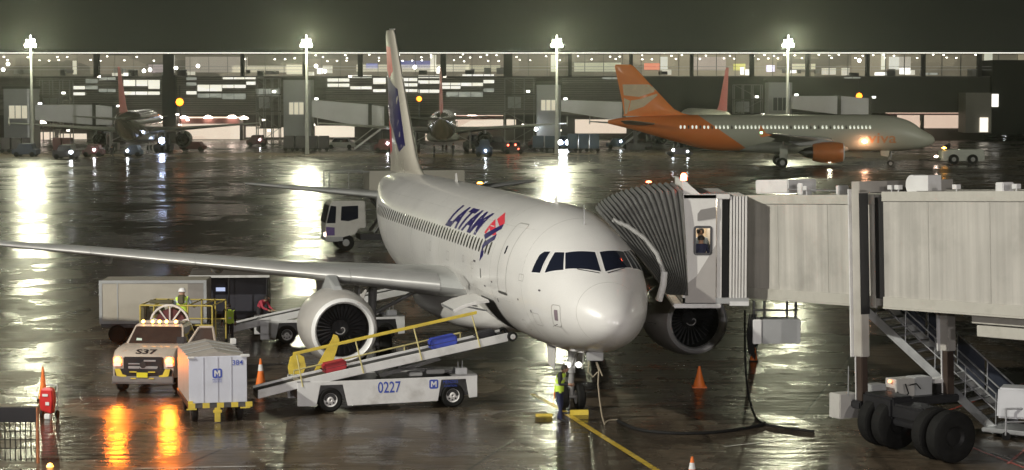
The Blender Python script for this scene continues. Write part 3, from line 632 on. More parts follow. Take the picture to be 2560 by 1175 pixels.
# folding canopy: fan of ribs from the cab face onto the fuselage
K=17; rib=[]
for k in range(K*2+1):
    t=k/(K*2); zig=.10 if k%2 else -.03
    xb=5.02-.62*t; zb=3.46+.02*t
    a=t*1.22
    xt=4.86-2.5*math.sin(a)**1.0*1.0; zt=6.44-1.05*(1-math.cos(a))
    yn=62.38-zig; yf=65.9+zig; zt2=zt+zig*.6
    ring=[(xb,yn,zb)]
    for q in (.25,.5,.75,.92): ring.append((xb+(xt-xb)*q**1.15,yn-.05*math.sin(math.pi*q)-.0,zb+(zt2-zb)*q))
    ring+=[(xt,yn+.12,zt2)]
    for q in (.15,.5,.85): ring.append((xt-.08*math.sin(math.pi*q),yn+(yf-yn)*q,zt2+.10*math.sin(math.pi*q)))
    ring+=[(xt,yf-.12,zt2)]+[(xb+(xt-xb)*q,yf,zb+(zt2-zb)*q) for q in (.7,.3)]+[(xb,yf,zb)]
    rib.append([W2(p) for p in ring])
cn=MB().rings(rib,False,False)
cn.m=[ (1 if (i//12)%2==0 and (i%12)<5 else 0) for i in range(len(cn.f))]
can=cn.build('canopy',[canm,canl],br)
MB().path([W2(p) for p in [(4.15,62.3,3.35),(4.27,62.28,3.75),(4.30,62.28,4.15),(4.12,62.28,4.65),(3.75,62.3,5.1),(3.3,62.3,5.42),(2.85,62.35,5.62)]],.07,12).build('canopy_bumper',mat('bumper_vinyl',(.42,.42,.40),.45,0,.1,4),can,True)
MB().path([W2(p) for p in [(4.17,62.25,3.32),(4.29,62.2,3.75),(4.32,62.2,4.15)]],.10,12).build('bumper_sleeve',white2,can,True)
# service box hung under the cab and its legs
wbox((7.15,62.5,2.05),(8.25,63.3,2.75),'air_unit',greyp,br,.02); wbox((6.88,62.48,2.05),(7.13,63.3,2.75),'air_unit_end',white2,br,.02)
b=MB()
for x in (6.95,7.25,7.9,8.15): b.tube((x,62.9,2.75),(x,62.9,3.25),.04)
b.tube((6.9,62.7,3.0),(8.2,62.7,3.0),.03); b.v=[W2(v) for v in b.v]; b.build('hanger_frame',dmetal,br,True)
b=MB()
for k in range(4): b.path([(6.8+.06*k,62.6,2.9),(6.72+.05*k,62.55,2.3),(6.8+.05*k,62.6,1.75-.05*k),(6.95+.03*k,62.65,2.1),(6.95+.02*k,62.7,2.7)],.028,6)
b.v=[W2(v) for v in b.v]; b.build('hose_loop',black,br,True)
# red beacon on the cab roof
def beacon(x,y,z,name,lab,m,r=.09):
    t=thing(name,lab,'beacon lamp',(x,y,z)); MB().lathe([(0,r*1.1),(.05,r*1.1),(.05,0.01)],'z',(0,0,0),14,caps=True).build('base',blackp,t); MB().lathe([(.05,r),(.12,r),(.19,r*.6),(.21,.005)],'z',(0,0,0),14).build('lens',m,t,True); return t
redl=emit('red_lamp',(1,.10,.04),30); ambl=emit('amber_lamp',(1,.42,.04),26)
bb=MB().lathe([(0,.09),(.14,.09),(.2,.05),(.21,.005)],'z',(0,0,0),14); bb.v=[W2((4.9+v[0],62.75+v[1],6.72+v[2])) for v in bb.v]; bb.build('beacon_lens',redl,br,True)
# ---- stair down from the cab end
sa=Vector((9.45,61.7,3.6)); se=Vector((13.06,58.9,.12)); dh=Vector((se.x-sa.x,se.y-sa.y,0)); sd=Vector((-dh.y,dh.x,0)).normalized()
b=MB(); 
def quad_beam(b,p,q,w,h):
    d=(Vector(q)-Vector(p)).normalized(); s_=d.cross(Vector((0,0,1))).normalized()*w/2; u=s_.cross(d).normalized()*h/2
    return b.rings([[Vector(c)+s_+u,Vector(c)-s_+u,Vector(c)-s_-u,Vector(c)+s_-u] for c in (p,q)])
for o in (0,1.35): quad_beam(b,sa+sd*o,se+sd*o,.06,.24)
b.v=[W2(v) for v in b.v]; stair=b.build('stair',steel,br)
b=MB(); nst=17
for k in range(nst):
    c=sa+(se-sa)*((k+.5)/nst)+sd*.675; 
    v=[c+dh.normalized()*u*.12+sd*w*.64+Vector((0,0,h)) for h in(-.015,.015) for u,w in((-1,-1),(1,-1),(1,1),(-1,1))]
    b.add(v,[(0,1,2,3),(4,7,6,5),(0,4,5,1),(1,5,6,2),(2,6,7,3),(3,7,4,0)])
b.v=[W2(v) for v in b.v]; b.build('stair_treads',mat('tread_metal',(.62,.62,.62),.5,.1,.1,4),stair)
b=MB()
for o in (0,1.35):
    for hh in (.55,1.0): b.tube(sa+sd*o+Vector((0,0,hh)),se+sd*o+Vector((0,0,hh)),.022)
    for k in range(6): c=sa+(se-sa)*(k/5)+sd*o; b.tube(c,c+Vector((0,0,1.0)),.02)
b.v=[W2(v) for v in b.v]; b.build('handrail',steel,stair,True)
b=MB()
for k in range(5):
    p=sa+(se-sa)*(k/5)+sd*1.37; q=sa+(se-sa)*((k+1)/5-.02)+sd*1.37
    b.add([p+Vector((0,0,.15)),q+Vector((0,0,.15)),q+Vector((0,0,.95)),p+Vector((0,0,.95))],[(0,1,2,3)])
b.v=[W2(v) for v in b.v]; b.build('stair_side_panel',mat('tinted_panel',(.03,.035,.05),.2),stair)
b=MB().box((0,0,0),(1.9,1.25,.12),(0,0,math.atan2(dh.y,dh.x))); b.v=[W2((v[0]+13.75,v[1]+58.55,v[2]+.20)) for v in b.v]; b.build('stair_platform',steel,stair,False,.02)
b=MB()
for dx in (-.6,.6):
    for dy in (-.5,.5): b.lathe([(-.04,.11),(.04,.11)],'y',(13.75+dx,58.55+dy,.11),14,caps=True)
b.v=[W2(v) for v in b.v]; b.build('caster',black,stair,True)
b=MB().box((13.25,57.5,1.12),(.85,.85,.8),(0,0,-.35),0,.93); b.v=[W2(v) for v in b.v]; b.build('stair_cabinet',mat('cabinet_paint',(.60,.61,.63),.35,0,.06,2),stair,False,.05)
b=MB().tube((12.9,57.0,.3),(12.9,57.0,1.0),.025).tube((12.9,57.0,1.0),(14.0,57.1,1.0),.025).tube((14.0,57.1,1.0),(14.0,57.1,.3),.025).tube((12.9,57.0,.65),(14.0,57.1,.65),.02); b.v=[W2(v) for v in b.v]; b.build('guard_rail',steel,stair,True)
# hoses on the apron
def cable(name,pts,r,m,label,cat='hose'):
    # smooth through the points
    P=[Vector(p) for p in pts]; out=[]
    for i in range(len(P)-1):
        p0,p1,p2,p3=P[max(i-1,0)],P[i],P[i+1],P[min(i+2,len(P)-1)]
        for k in range(6):
            t=k/6; out.append(.5*((2*p1)+(p2-p0)*t+(2*p0-5*p1+4*p2-p3)*t*t+(3*p1-p0-3*p2+p3)*t**3))
    out.append(P[-1]); o=MB().path(out,r,7).build(name,m,None,True); return tag(o,label,cat)
cable('power_cable',[at(1862,775,64.5),at(1863,900,64.3),at(1870,980,63.6),gnd(1890,1045,.03),gnd(1920,1062,.03),gnd(1985,1072,.03),gnd(2035,1078,.03)],.032,black,'black cable dropping from the air unit to the apron','cable')
cable('ground_hose',[gnd(1545,1052,.03),gnd(1600,1075,.03),gnd(1700,1084,.03),gnd(1800,1080,.03),gnd(1890,1066,.03),gnd(1912,1058,.03)],.05,black,'black hose lying across the wet apron ahead of the port engine')
x0=at(1487,888,60.4); 
gb=thing('power_connector','grey plug box hanging under the nose with trailing cable','connector',(x0.x,x0.y,x0.z)); MB().box((0,0,-.02),(.46,.30,.24)).build('plug_box',greyp,gb,False,.02)
cb=MB()
def lp(px,py,Y=60.35): return at(px,py,Y)-x0
cb.path([lp(1490,905),lp(1497,925),lp(1495,960),lp(1499,1000),lp(1505,1040),lp(1511,1060)],.022,6); cb.path([lp(1492,905),lp(1500,925),lp(1506,940)],.02,6); cb.path([lp(1472,900),lp(1470,930),lp(1483,942),lp(1494,930)],.018,6)
cb.build('cable',mat('tan_cable',(.38,.33,.24),.6),gb,True)
cable('nose_cable',[gnd(1511,1060,.03),gnd(1520,1052,.03),gnd(1545,1049,.03)],.022,mat('tan_cable',(.38,.33,.24),.6),'tan cable end lying on the apron under the nose','cable')
# chocks and bar at the nose wheel
p=gnd(1448,1037); ch=thing('wheel_chock','yellow wheel chock lying in front of the nose wheel','wheel chock',(p.x,p.y,0),.1); MB().prism([(-.12,0),(.12,0),(.07,.14),(-.07,.14)],'yz',-.26,.26).build('block',yellow,ch,False,.01); MB().path([(-.26,0,.08),(-.42,.05,.05),(-.5,.0,.03)],.012,6).build('rope',black,ch)
p=gnd(1360,1041); q=gnd(1340,1041); ch=thing('wheel_chock','yellow chock bar lying to the left of the man in the vest','wheel chock',(p.x,p.y,0),.05); MB().prism([(-.05,0),(.05,0),(.03,.08),(-.03,.08)],'yz',-.24,.24).build('block',yellow,ch,False,.008); MB().path([(.24,0,.04),(.4,.04,.03),(.5,.02,.02)],.012,6).build('rope',black,ch)
# ---------------------------------------------------------------- cones
def cone(x,y,h,label,sleeve=True,r=.17,rz=0):
    t=thing('traffic_cone',label,'traffic cone',(x,y,0),rz,'orange traffic cones')
    MB().box((0,0,.02),(r*2.3,r*2.3,.04)).build('base',black if h>.8 else orange,t,False,.01)
    MB().lathe([(.035,r),(h*.62,r*.45),(h,r*.16),(h-.005,.001)],'z',(0,0,0),20).build('body',orange,t,True)
    if sleeve: MB().lathe([(h*.58,r*.52),(h*.80,r*.345)],'z',(0,0,0),20).build('reflective_sleeve',white2,t,True)
    return t
p=gnd(1748,968); cone(p.x,p.y,.66,'plain orange cone under the port engine',False,.2)
p=gnd(1884,903); cone(p.x,p.y,.98,'tall orange cone right of the port engine beside the black cable',True,.13)
p=gnd(1730,1215); cone(p.x,p.y,.70,'orange cone with a white sleeve at the bottom edge of the picture',True,.16)
p=gnd(652,968); cone(p.x,p.y,.90,'orange cone with a white sleeve behind the tail of the belt loader',True,.17)
p=gnd(108,1000); cone(p.x,p.y,1.0,'tall orange cone beside the red extinguisher',False,.14)
# ---------------------------------------------------------------- belt loader
def make_loader(label,loc,rz,number=True,items=True):
    t=thing('belt_loader',label,'belt loader',loc,rz)
    body=[(-.97,.22),(-.97,.90),(4.36,.93),(4.36,.30),(4.12,.28),(4.02,.84),(3.28,.84),(3.17,.22),(.50,.18),(.36,.80),(-.30,.80),(-.42,.20)]
    MB().prism(body,'xz',0,.05).build('side_skirt',white2,t,False,.008)
    MB().prism(body,'xz',1.75,1.80).build('side_skirt',white2,t,False,.008)
    MB().span((-.9,.06,.35),(4.3,1.74,.88)).build('chassis',blackp,t,False,.02)
    MB().span((-.97,.0,.903),(-.6,1.8,.935)).span((3.6,0,.935),(4.36,1.8,.965)).build('deck_plate',mat('tread_plate',(.3,.3,.3),.4,.6,.15,6),t)
    for x in (0,3.63):
        for y in (.16,1.64):
            w=MB().lathe([(-.13,.2),(-.15,.30),(-.1,.355),(0,.36),(.1,.355),(.15,.30),(.13,.2)],'y',(x,y,.36),30).build('wheel',tyre,t,True)
            sgn=-1 if y<1 else 1
            rm=MB().lathe([(sgn*.10,.02),(sgn*.13,.05),(sgn*.10,.09),(sgn*.05,.16),(sgn*.13,.205),(sgn*.10,.215)],'y',(x,y,.36),28).build('rim',mat('white_wheel_paint',(.68,.67,.66),.35,0,.08,6),w,True)
            hb=MB()
            for k in range(8): a=2*math.pi*k/8; hb.lathe([(sgn*.055,.028),(sgn*.085,.028)],'y',(x+.13*math.cos(a),y,.36+.13*math.sin(a)),8,caps=True)
            hb.build('hand_hole',blackp,rm)
    if number:
        text_on('number','0227',.46,(1.72,0,.66),(1,0,0),(0,0,1),bluep,t,0,.74,.004,.006)
        lg=MB().add([(3.05+a*.0+u,-.004,.72+v) for u,v in rrect(.27,.27,.05)],[tuple(range(16))]).build('logo_panel',bluep,t)
        letter_M('logo_letter',.17,(3.05,-.004,.72),white2,lg)
        text_on('logo_name','MENZIES',.13,(3.55,0,.77),(1,0,0),(0,0,1),bluep,t,0,.9,0,.006)
        text_on('logo_name','AVIATION',.085,(3.55,0,.65),(1,0,0),(0,0,1),bluep,t,0,1,0,.006)
    # inclined belt boom
    line=[(-2.1,.50),(-.8,.78),(5.3,1.93)]
    def beam(y0,y1,dz0,dz1,name,m,parent,ext=0):
        pts=line; top=[(x,z+dz1) for x,z in pts]; bot=[(x,z+dz0) for x,z in pts][::-1]
        return MB().prism(top+bot,'xz',y0,y1).build(name,m,parent,False,.006)
    bm_=beam(.02,.10,-.02,.22,'boom',white2,t); beam(.98,1.06,-.02,.22,'boom_side',white2,bm_)
    beam(.105,.975,.10,.16,'belt',mat('belt_rubber',(.03,.03,.03),.5,0,.3,5),t)
    beam(.2,.9,-.06,.09,'boom_core',dmetal,t)
    ew=MB().lathe([(-.06,.06),(-.08,.12),(-.05,.15),(.05,.15),(.08,.12),(.06,.06)],'y',(5.42,-.02,2.05),22).build('bumper_wheel',tyre,t,True); MB().lathe([(-.07,.01),(-.075,.05),(-.06,.10)],'y',(5.42,-.02,2.05),18).build('bumper_rim',white2,ew,True)
    ew2=MB().lathe([(-.06,.06),(-.08,.12),(-.05,.15),(.05,.15),(.08,.12),(.06,.06)],'y',(5.42,1.1,2.05),22).build('bumper_wheel',tyre,t,True)
    # lift links
    MB().rings([[(1.6,.5,.9),(1.6,1.1,.9),(1.5,1.1,1.0),(1.5,.5,1.0)],[(3.4,.5,1.36),(3.4,1.1,1.36),(3.3,1.1,1.44),(3.3,.5,1.44)]]).rings([[(3.9,.5,.95),(3.9,1.1,.95),(3.8,1.1,1.05),(3.8,.5,1.05)],[(2.2,.5,1.1),(2.2,1.1,1.1),(2.1,1.1,1.2),(2.1,.5,1.2)]]).build('lift_arm',dmetal,t)
    MB().span((2.35,.15,.95),(2.75,.55,1.06)).span((2.9,.3,.98),(3.45,.8,1.10)).build('engine_cover',greyp,t,False,.02)
    dr=MB().span((3.75,.2,.96),(4.1,.5,1.14)).tube((3.85,.3,1.1),(3.85,.3,1.32),.015).tube((3.98,.3,1.1),(3.98,.3,1.34),.015).build('control_levers',steel,t)
    if not number: return t
    # near handrail
    rl=MB(); A=Vector((-1.08,.06,1.73)); B=Vector((4.36,.06,2.78)); d=(B-A)
    rl.rings([[A+Vector((0,s*.035,h*.045)) for s,h in((-1,-1),(1,-1),(1,1),(-1,1))],[B+Vector((0,s*.035,h*.045)) for s,h in((-1,-1),(1,-1),(1,1),(-1,1))]]); hr=rl.build('handrail',yellow,t,False,.01)
    for bx,tx in ((-.81,-.98),(.97,.74),(2.7,2.46),(4.45,4.2)):
        zb=.78+(bx+.8)*(1.15/6.1)+.2; zt=1.73+(tx+1.08)*(1.05/5.44)
        MB().tube((bx,.0,zb-.2),(tx,.05,zt),.022,.022,8).build('handrail_post',mat('post_paint',(.62,.55,.25),.45,0,.1,4),hr,True)
    MB().tube((-.9,1.04,1.12),(4.1,1.04,2.08),.025).tube((-.9,1.04,1.12),(-.9,1.04,.8),.02).tube((2.4,1.04,1.75),(2.4,1.04,1.45),.02).tube((4.1,1.04,2.08),(4.1,1.04,1.8),.02).build('far_handrail',mat('far_rail_paint',(.48,.42,.18),.5,0,.12,4),t,True)
    MB().prism([(-.30,1.05),(.22,1.10),(.48,1.95),(.42,2.10),(.30,2.14),(.24,1.98)],'xz',1.12,1.17).build('yellow_guard',yellow,t,False,.01)
    MB().prism([(-1.02,1.0),(-.62,1.0),(-.52,1.2),(-.58,1.5),(-.78,1.62),(-.98,1.5),(-1.05,1.2)],'xz',1.12,1.2).lathe([(-.01,.06),(.0,.06)],'y',(-.78,1.11,1.32),12,caps=True).build('yellow_guard',yellow,t,False,.015)
    return t
ldr=make_loader('white belt loader numbered 0227 with a yellow rail, reaching up to the open cargo door',(-5.23,63.0,0),R(15))
p=gnd(718,862); ld2=make_loader('white belt loader mostly hidden behind the starboard engine',(p.x,p.y,0),R(14),False)
def suitcase(label,m,x,y,s,loader=ldr,rot=0,cover=0):
    Mx=Matrix.Translation(Vector((-5.23,63.0,0)))@Matrix.Rotation(R(15),4,'Z')
    z=.78+(x+.8)*(1.15/6.1)+.165; w=Mx@Vector((x,y,z))
    t=thing('suitcase',label,'suitcase',w,R(15)+rot)
    sl=-math.atan2(1.15,6.1)
    a=MB().box((0,0,s[2]/2),s).build('shell',m,t,False,.05); a.rotation_euler=(0,sl,0)
    h=MB().path([(-s[0]/2,-.12,s[2]*.5),(-s[0]/2-.05,-.12,s[2]*.5),(-s[0]/2-.05,.12,s[2]*.5),(-s[0]/2,.12,s[2]*.5)],.012,6).build('handle',black,t); h.rotation_euler=(0,sl,0)
    w_=MB()
    for yy in (-.18,.18): w_.lathe([(-.02,.035),(.02,.035)],'y',(s[0]/2,yy,.04),10,caps=True)
    w_=w_.build('wheel',black,t); w_.rotation_euler=(0,sl,0); 
    z_=MB().span((-s[0]/2-.004,-s[1]/2-.004,s[2]*.48),(s[0]/2+.004,s[1]/2+.004,s[2]*.52)).build('zip_band',blackp,t); z_.rotation_euler=(0,sl,0)
    return t
suitcase('red suitcase lying on the belt near the engine',mat('red_fabric',(.45,.03,.04),.6,0,.15,4,.01,15),.22,.48,(.68,.45,.30))
suitcase('blue suitcase lying high on the belt near the cargo door',mat('blue_fabric',(.04,.07,.45),.55,0,.15,4,.01,15),3.45,.45,(.80,.48,.32))
suitcase('black flat bag at the top of the belt',mat('black_fabric',(.03,.03,.035),.6,0,.2,4),4.75,.55,(.55,.4,.2))
# ---------------------------------------------------------------- people
skin=mat('skin',(.42,.24,.16),.5,0,.06,10)
def person(label,loc,rz,J,top,legs,vest=None,hat=None,hair=(.02,.015,.01),scale=1.0,detail=True,shoes=(.02,.02,.02),group=None):
    """J: joint overrides. local: faces -y, x to its left hand side in the picture's right"""
    B=dict(pel=(0,0,.95),wai=(0,0,1.10),che=(0,0,1.32),nk=(0,0,1.46),hd=(0,-.02,1.60),top=(0,-.01,1.70),
      shl=(.17,0,1.40),ell=(.24,.02,1.14),wrl=(.25,-.10,.92),shr=(-.17,0,1.40),elr=(-.24,.02,1.14),wrr=(-.25,-.10,.92),
      hpl=(.09,0,.90),knl=(.11,-.02,.50),anl=(.12,.02,.09),hpr=(-.09,0,.90),knr=(-.11,-.02,.50),anr=(-.12,.02,.09),tol=(.13,-.14,.04),tor=(-.13,-.14,.04))
    B.update(J); keys=list(B); V=[Vector(B[k])*scale for k in keys]
    rad=dict(pel=.135,wai=.125,che=.145,nk=.058,hd=.095,top=.07,shl=.07,ell=.047,wrl=.034,shr=.07,elr=.047,wrr=.034,hpl=.095,knl=.062,anl=.048,hpr=.095,knr=.062,anr=.048,tol=.035,tor=.035)
    E_=[('pel','wai'),('wai','che'),('che','nk'),('nk','hd'),('hd','top'),('che','shl'),('shl','ell'),('ell','wrl'),('che','shr'),('shr','elr'),('elr','wrr'),('pel','hpl'),('hpl','knl'),('knl','anl'),('anl','tol'),('pel','hpr'),('hpr','knr'),('knr','anr'),('anr','tor')]
    me=bpy.data.meshes.new('person_body'); me.from_pydata(V,[(keys.index(a),keys.index(b)) for a,b in E_],[])
    o=bpy.data.objects.new('person',me); col.objects.link(o)
    o.modifiers.new('skin','SKIN'); 
    for i,k in enumerate(keys):
        sv=me.skin_vertices[0].data[i]; rx=rad[k]*scale; sv.radius=(rx*(1.15 if k in('che','wai','pel') else 1),rx*(.82 if k in('che','wai','pel') else 1)); sv.use_root=(k=='pel')
    sb=o.modifiers.new('sub','SUBSURF'); sb.levels=2 if detail else 1; sb.render_levels=sb.levels
    dg=bpy.context.evaluated_depsgraph_get(); nm=bpy.data.meshes.new_from_object(o.evaluated_get(dg)); o.modifiers.clear(); o.data=nm; bpy.data.meshes.remove(me)
    nm.materials.clear()
    tm,lm,sm=top,legs,mat('shoe_leather',shoes,.5)
    for m in (skin,tm,lm,sm): nm.materials.append(m)
    seg=[(a,b,(0 if a in('nk','hd') else 3 if a[:2]=='an' else 2 if a in('hpl','hpr','knl','knr') or b in('hpl','hpr') or (a=='pel') else 1)) for a,b in E_]
    P={k:Vector(B[k])*scale for k in keys}
    for f in nm.polygons:
        f.use_smooth=True; c=f.center; best=9; mi=1
        for a,b,m in seg:
            p,q=P[a],P[b]; t=max(0,min(1,(c-p).dot(q-p)/(q-p).length_squared)); d=(c-(p+(q-p)*t)).length
            if d<best: best=d; mi=m
        if mi==1 and c.z<P['pel'].z+.04*scale and min((c-P['wrl']).length,(c-P['wrr']).length)>.2: mi=2
        f.material_index=mi
    # hands (palm, four fingers, thumb), nose, ears joined into the same mesh
    if detail:
        bm=bmesh.new(); bm.from_mesh(nm)
        def addmb(b,mi):
            vs=[bm.verts.new(v) for v in b.v]
            for f in b.f:
                q=bm.faces.new([vs[i] for i in f]); q.material_index=mi; q.smooth=True
        for s in 'lr':
            w=P['wr'+s]; e_=P['el'+s]; d=(w-e_).normalized(); side=d.cross(Vector((0,1,0)) if abs(d.y)<.8 else Vector((0,0,1))).normalized(); nrm=side.cross(d)
            b=MB().path([w-d*.02*scale,w+d*.03*scale,w+d*.07*scale,w+d*.09*scale],[.026*scale,.034*scale,.036*scale,.028*scale],8)
            for k,ln in enumerate((.060,.072,.076,.062)):
                st=w+d*.085*scale+side*(k-1.5)*.017*scale; b.path([st,st+(d*.55*ln+nrm*.012)*scale,st+(d*.95*ln+nrm*.035)*scale],[.0095*scale,.009*scale,.007*scale],6)
            st=w+d*.03*scale-side*.03*scale; b.path([st,st+(d*.025-side*.02+nrm*.01)*scale,st+(d*.055-side*.022+nrm*.02)*scale],[.012*scale,.010*scale,.008*scale],6)
            addmb(b,0)
        h=P['hd']; f_=Vector((0,-1,0))
        b=MB().rings([[h+Vector(v)*scale for v in q] for q in ([(-.014,-.088,-.02),(.014,-.088,-.02),(.006,-.086,.03),(-.006,-.086,.03)],[(-.010,-.118,-.018),(.010,-.118,-.018),(.003,-.098,.025),(-.003,-.098,.025)])])
        for s in(-1,1): b.lathe([(-.008,.022),(.008,.022)],'x',h+Vector((s*.094,.0,.0))*scale,8,caps=True)
        addmb(b,0)
        b=MB()
        for s in(-1,1): b.lathe([(-.092,.001),(-.090,.010),(-.08,.012)],'y',h+Vector((s*.032,0,.02))*scale,8,caps=True)
        b.box(h+Vector((0,-.088,-.048))*scale,(.045*scale,.01*scale,.008*scale)); addmb(b,3)
        bm.to_mesh(nm); bm.free()
    o.location=loc; o.rotation_euler=(0,0,rz); tag(o,label,'person',group)
    if hat: 
        h=P['hd']+Vector((0,.0,.035*scale)); prof=[(-.02,.118),(.0,.120),(.04,.112),(.08,.085),(.10,.05),(.108,.002)]
        b=MB().lathe([(a*scale,r*scale) for a,r in prof],'z',h,20); b.lathe([(-.022*scale,.135*scale),(-.012*scale,.14*scale),(-.004*scale,.118*scale)],'z',h,20); b.build('hard_hat',hat,o,True)
    elif hair:
        h=P['hd']+Vector((0,.012*scale,.012*scale)); hm=mat('dark_hair',hair,.6,0,.2,20)
        b=MB().lathe([(-.045*scale,.098*scale),(.0,.106*scale),(.045*scale,.102*scale),(.082*scale,.075*scale),(.105*scale,.035*scale),(.11*scale,.002)],'z',h,16)
        b.v=[(x,max(y,h.y-.075*scale) if z<h.z+.05*scale else y,z) for x,y,z in b.v]; b.build('hair',hm,o,True)
    if vest:
        bm=bmesh.new(); bm.from_mesh(o.data); 
        sel=[]
        for f in bm.faces:
            c=f.calc_center_median(); ok=f.material_index in(1,2) and P['pel'].z-.06*scale<c.z<P['nk'].z-.02*scale and abs((c-P['che']).cross(Vector((0,1,0))).dot(Vector((0,0,1))))<.19*scale
            arm=min([ (c-(P['sh'+s]+(P['el'+s]-P['sh'+s])*u)).length for s in 'lr' for u in (.35,.6,.8,1)]+[(c-(P['el'+s]+(P['wr'+s]-P['el'+s])*u)).length for s in 'lr' for u in (.3,.6,1)])<.075*scale
            if not(ok and not arm): sel.append(f)
        bmesh.ops.delete(bm,geom=sel,context='FACES')
        for v in bm.verts: v.co+=v.normal*.022*scale
        vm=bpy.data.meshes.new('vest'); bm.to_mesh(vm); bm.free(); vm.materials.append(vest); vm.materials.append(mat('reflective_tape',(.75,.76,.74),.3))
        for f in vm.polygons:
            f.use_smooth=True; z=f.center.z; f.material_index=0
            if abs(z-(P['wai'].z+.02*scale))<.028*scale or abs(z-(P['che'].z-.02*scale))<.02*scale: f.material_index=1
        vo=bpy.data.objects.new('vest',vm); col.objects.link(vo); vo.parent=o
    return o
hivis=mat('hi_vis_yellow',(.68,.95,.10),.6,0,.08,6); hivis.node_tree.nodes['Principled BSDF'].inputs['Emission Strength'].default_value=0
navy=mat('navy_cloth',(.02,.025,.07),.75,0,.15,8); darkc=mat('dark_cloth',(.025,.025,.028),.8,0,.15,8); greyc=mat('grey_blue_cloth',(.30,.36,.42),.75,0,.1,8); redc=mat('red_cloth',(.45,.05,.08),.75,0,.1,8); tanc=mat('khaki_cloth',(.30,.24,.16),.8,0,.1,8)
p=gnd(1398,1056)
man=person('man in a yellow reflective vest and dark blue trousers standing by the nose wheel',(p.x,p.y,0),R(75),dict(pel=(0,.02,.93),wai=(0,.0,1.08),che=(0,-.06,1.28),nk=(0,-.12,1.41),hd=(0,-.17,1.52),top=(0,-.19,1.62),shl=(.17,-.06,1.36),shr=(-.17,-.06,1.36),ell=(.22,-.05,1.10),wrl=(.12,-.27,1.05),elr=(-.22,-.06,1.10),wrr=(-.14,-.30,1.10),knl=(.10,-.04,.5),anl=(.11,.06,.09),knr=(-.10,-.05,.5),anr=(-.11,-.08,.09),tol=(.12,-.10,.04),tor=(-.12,-.24,.04)),darkc,navy,hivis)
# orange-white wands in his back pocket
MB().tube((.16,.12,.90),(.17,.16,.62),.022,.022,8,0).build('pocket_cloth',mat('white_cloth',(.7,.68,.64),.7),man,True); MB().tube((.12,.16,.84),(.14,.2,.50),.02,.014,8).build('signal_wand',orange,man,True)
# ---------------------------------------------------------------- service pickup S37 (local: x to the picture's right, y away, front at y=0)
truckw=mat('truck_paint',(.50,.43,.36),.28,0,.06,1,0,20,.5,.4,(.45,.40,.36),.7)
p=gnd(357,992); TX,TY=-11.25,66.6
tk=thing('service_pickup','white service pickup marked S37 with amber lamps lit and its door open, facing the viewer','pickup truck',(TX,TY,0),R(-5))
def rect_ring(w,y,z0,z1,ch=.08): return [(-w,y,z0),(w,y,z0),(w,y,z1-ch),(w-ch,y,z1),(-w+ch,y,z1),(-w,y,z1-ch)]
MB().rings([rect_ring(.93,.10,.55,1.14),rect_ring(.97,.16,.52,1.18),rect_ring(1.0,.50,.50,1.37),rect_ring(1.0,1.35,.48,1.42),rect_ring(1.0,1.6,.48,1.40),rect_ring(1.0,3.9,.48,1.30)]).build('body',truckw,tk,True)
MB().rings([[(-.93,1.45,1.34),(.93,1.45,1.34),(.93,3.3,1.30),(-.93,3.3,1.30)],[(-.76,2.1,1.90),(.76,2.1,1.90),(.78,3.1,1.90),(-.78,3.1,1.90)],[(-.66,2.2,1.97),(.66,2.2,1.97),(.68,3.0,1.97),(-.68,3.0,1.97)]]).build('cabin',truckw,tk,True)
ws=MB().add([(-.84,1.53,1.38),(.84,1.53,1.38),(.71,2.06,1.86),(-.71,2.06,1.86)],[(0,1,2,3)]); ws.v=[(x,y-.035,z+.02) for x,y,z in ws.v]; wso=ws.build('windshield',mat('windshield_glass',(.045,.03,.025),.08,0,.2,3),tk)
MB().tube((-.45,1.5,1.40),(-.05,1.62,1.5),.01).tube((.1,1.5,1.40),(.5,1.62,1.5),.01).build('wiper',blackp,wso)
b=MB().add([(-.60,1.60,1.46),(-.42,1.60,1.46),(-.44,1.66,1.52),(-.60,1.66,1.53)],[(0,1,2,3)]); b.v=[(x,y-.045,z+.03) for x,y,z in b.v]; b.build('paper_card',mat('paper_card',(.5,.6,.52),.6),wso)
for s in(-1,1): MB().add([(s*.945,1.62,1.38),(s*.955,3.1,1.36),(s*.80,3.0,1.84),(s*.78,2.12,1.84)],[(0,1,2,3)]).build('side_window',glass,tk)
gr=MB().span((-.62,.05,.70),(.62,.12,1.16)).build('grille',blackp,tk,False,.03)
MB().span((-.46,.02,.93),(-.1,.05,.97)).span((.02,.02,1.02),(.40,.05,1.07)).span((-.46,.02,.80),(.46,.045,.88)).build('grille_bar',metal,gr,False,.01)
MB().lathe([(.0,.10),(.03,.10)],'y',(0,.01,.92),20,caps=True).build('grille_badge',dmetal,gr)
text_on('door_number','S37',.32,(.02,.33,1.275),(1,0,0),(0,.34,.19),blackp,tk,0,1.35,.010,.012)
amb_h=emit('amber_headlamp',(1,.30,.03),10,True)
for s in(-1,1):
    h=MB().span((s*.66,.07,.86),(s*.95,.16,1.16)).build('headlight',emit('headlight_glow_glass',(1,.20,.02),1.6,False,(.5,.4,.3)),tk,False,.03)
    MB().lathe([(.0,.005),(.02,.10),(.06,.13)],'y',(s*.80,.03,1.03),16).build('headlight_bulb',amb_h,h,True)
    MB().span((s*.70,.045,.87),(s*.92,.068,.95)).build('marker_lens',emit('marker_lens',(1,.5,.4),.8),h)
    pl=bpy.data.lights.new('headlight_glow','SPOT'); pl.energy=230; pl.color=(1,.20,.01); pl.spot_size=R(130); pl.spot_blend=.7; pl.shadow_soft_size=.22
    po=bpy.data.objects.new('headlight_glow',pl); col.objects.link(po); po.parent=tk; po.location=(s*.80,-.06,1.06); po.rotation_euler=(R(72),0,math.pi) ; po.rotation_euler=Vector((0,-1,-.25)).to_track_quat('-Z','Y').to_euler()
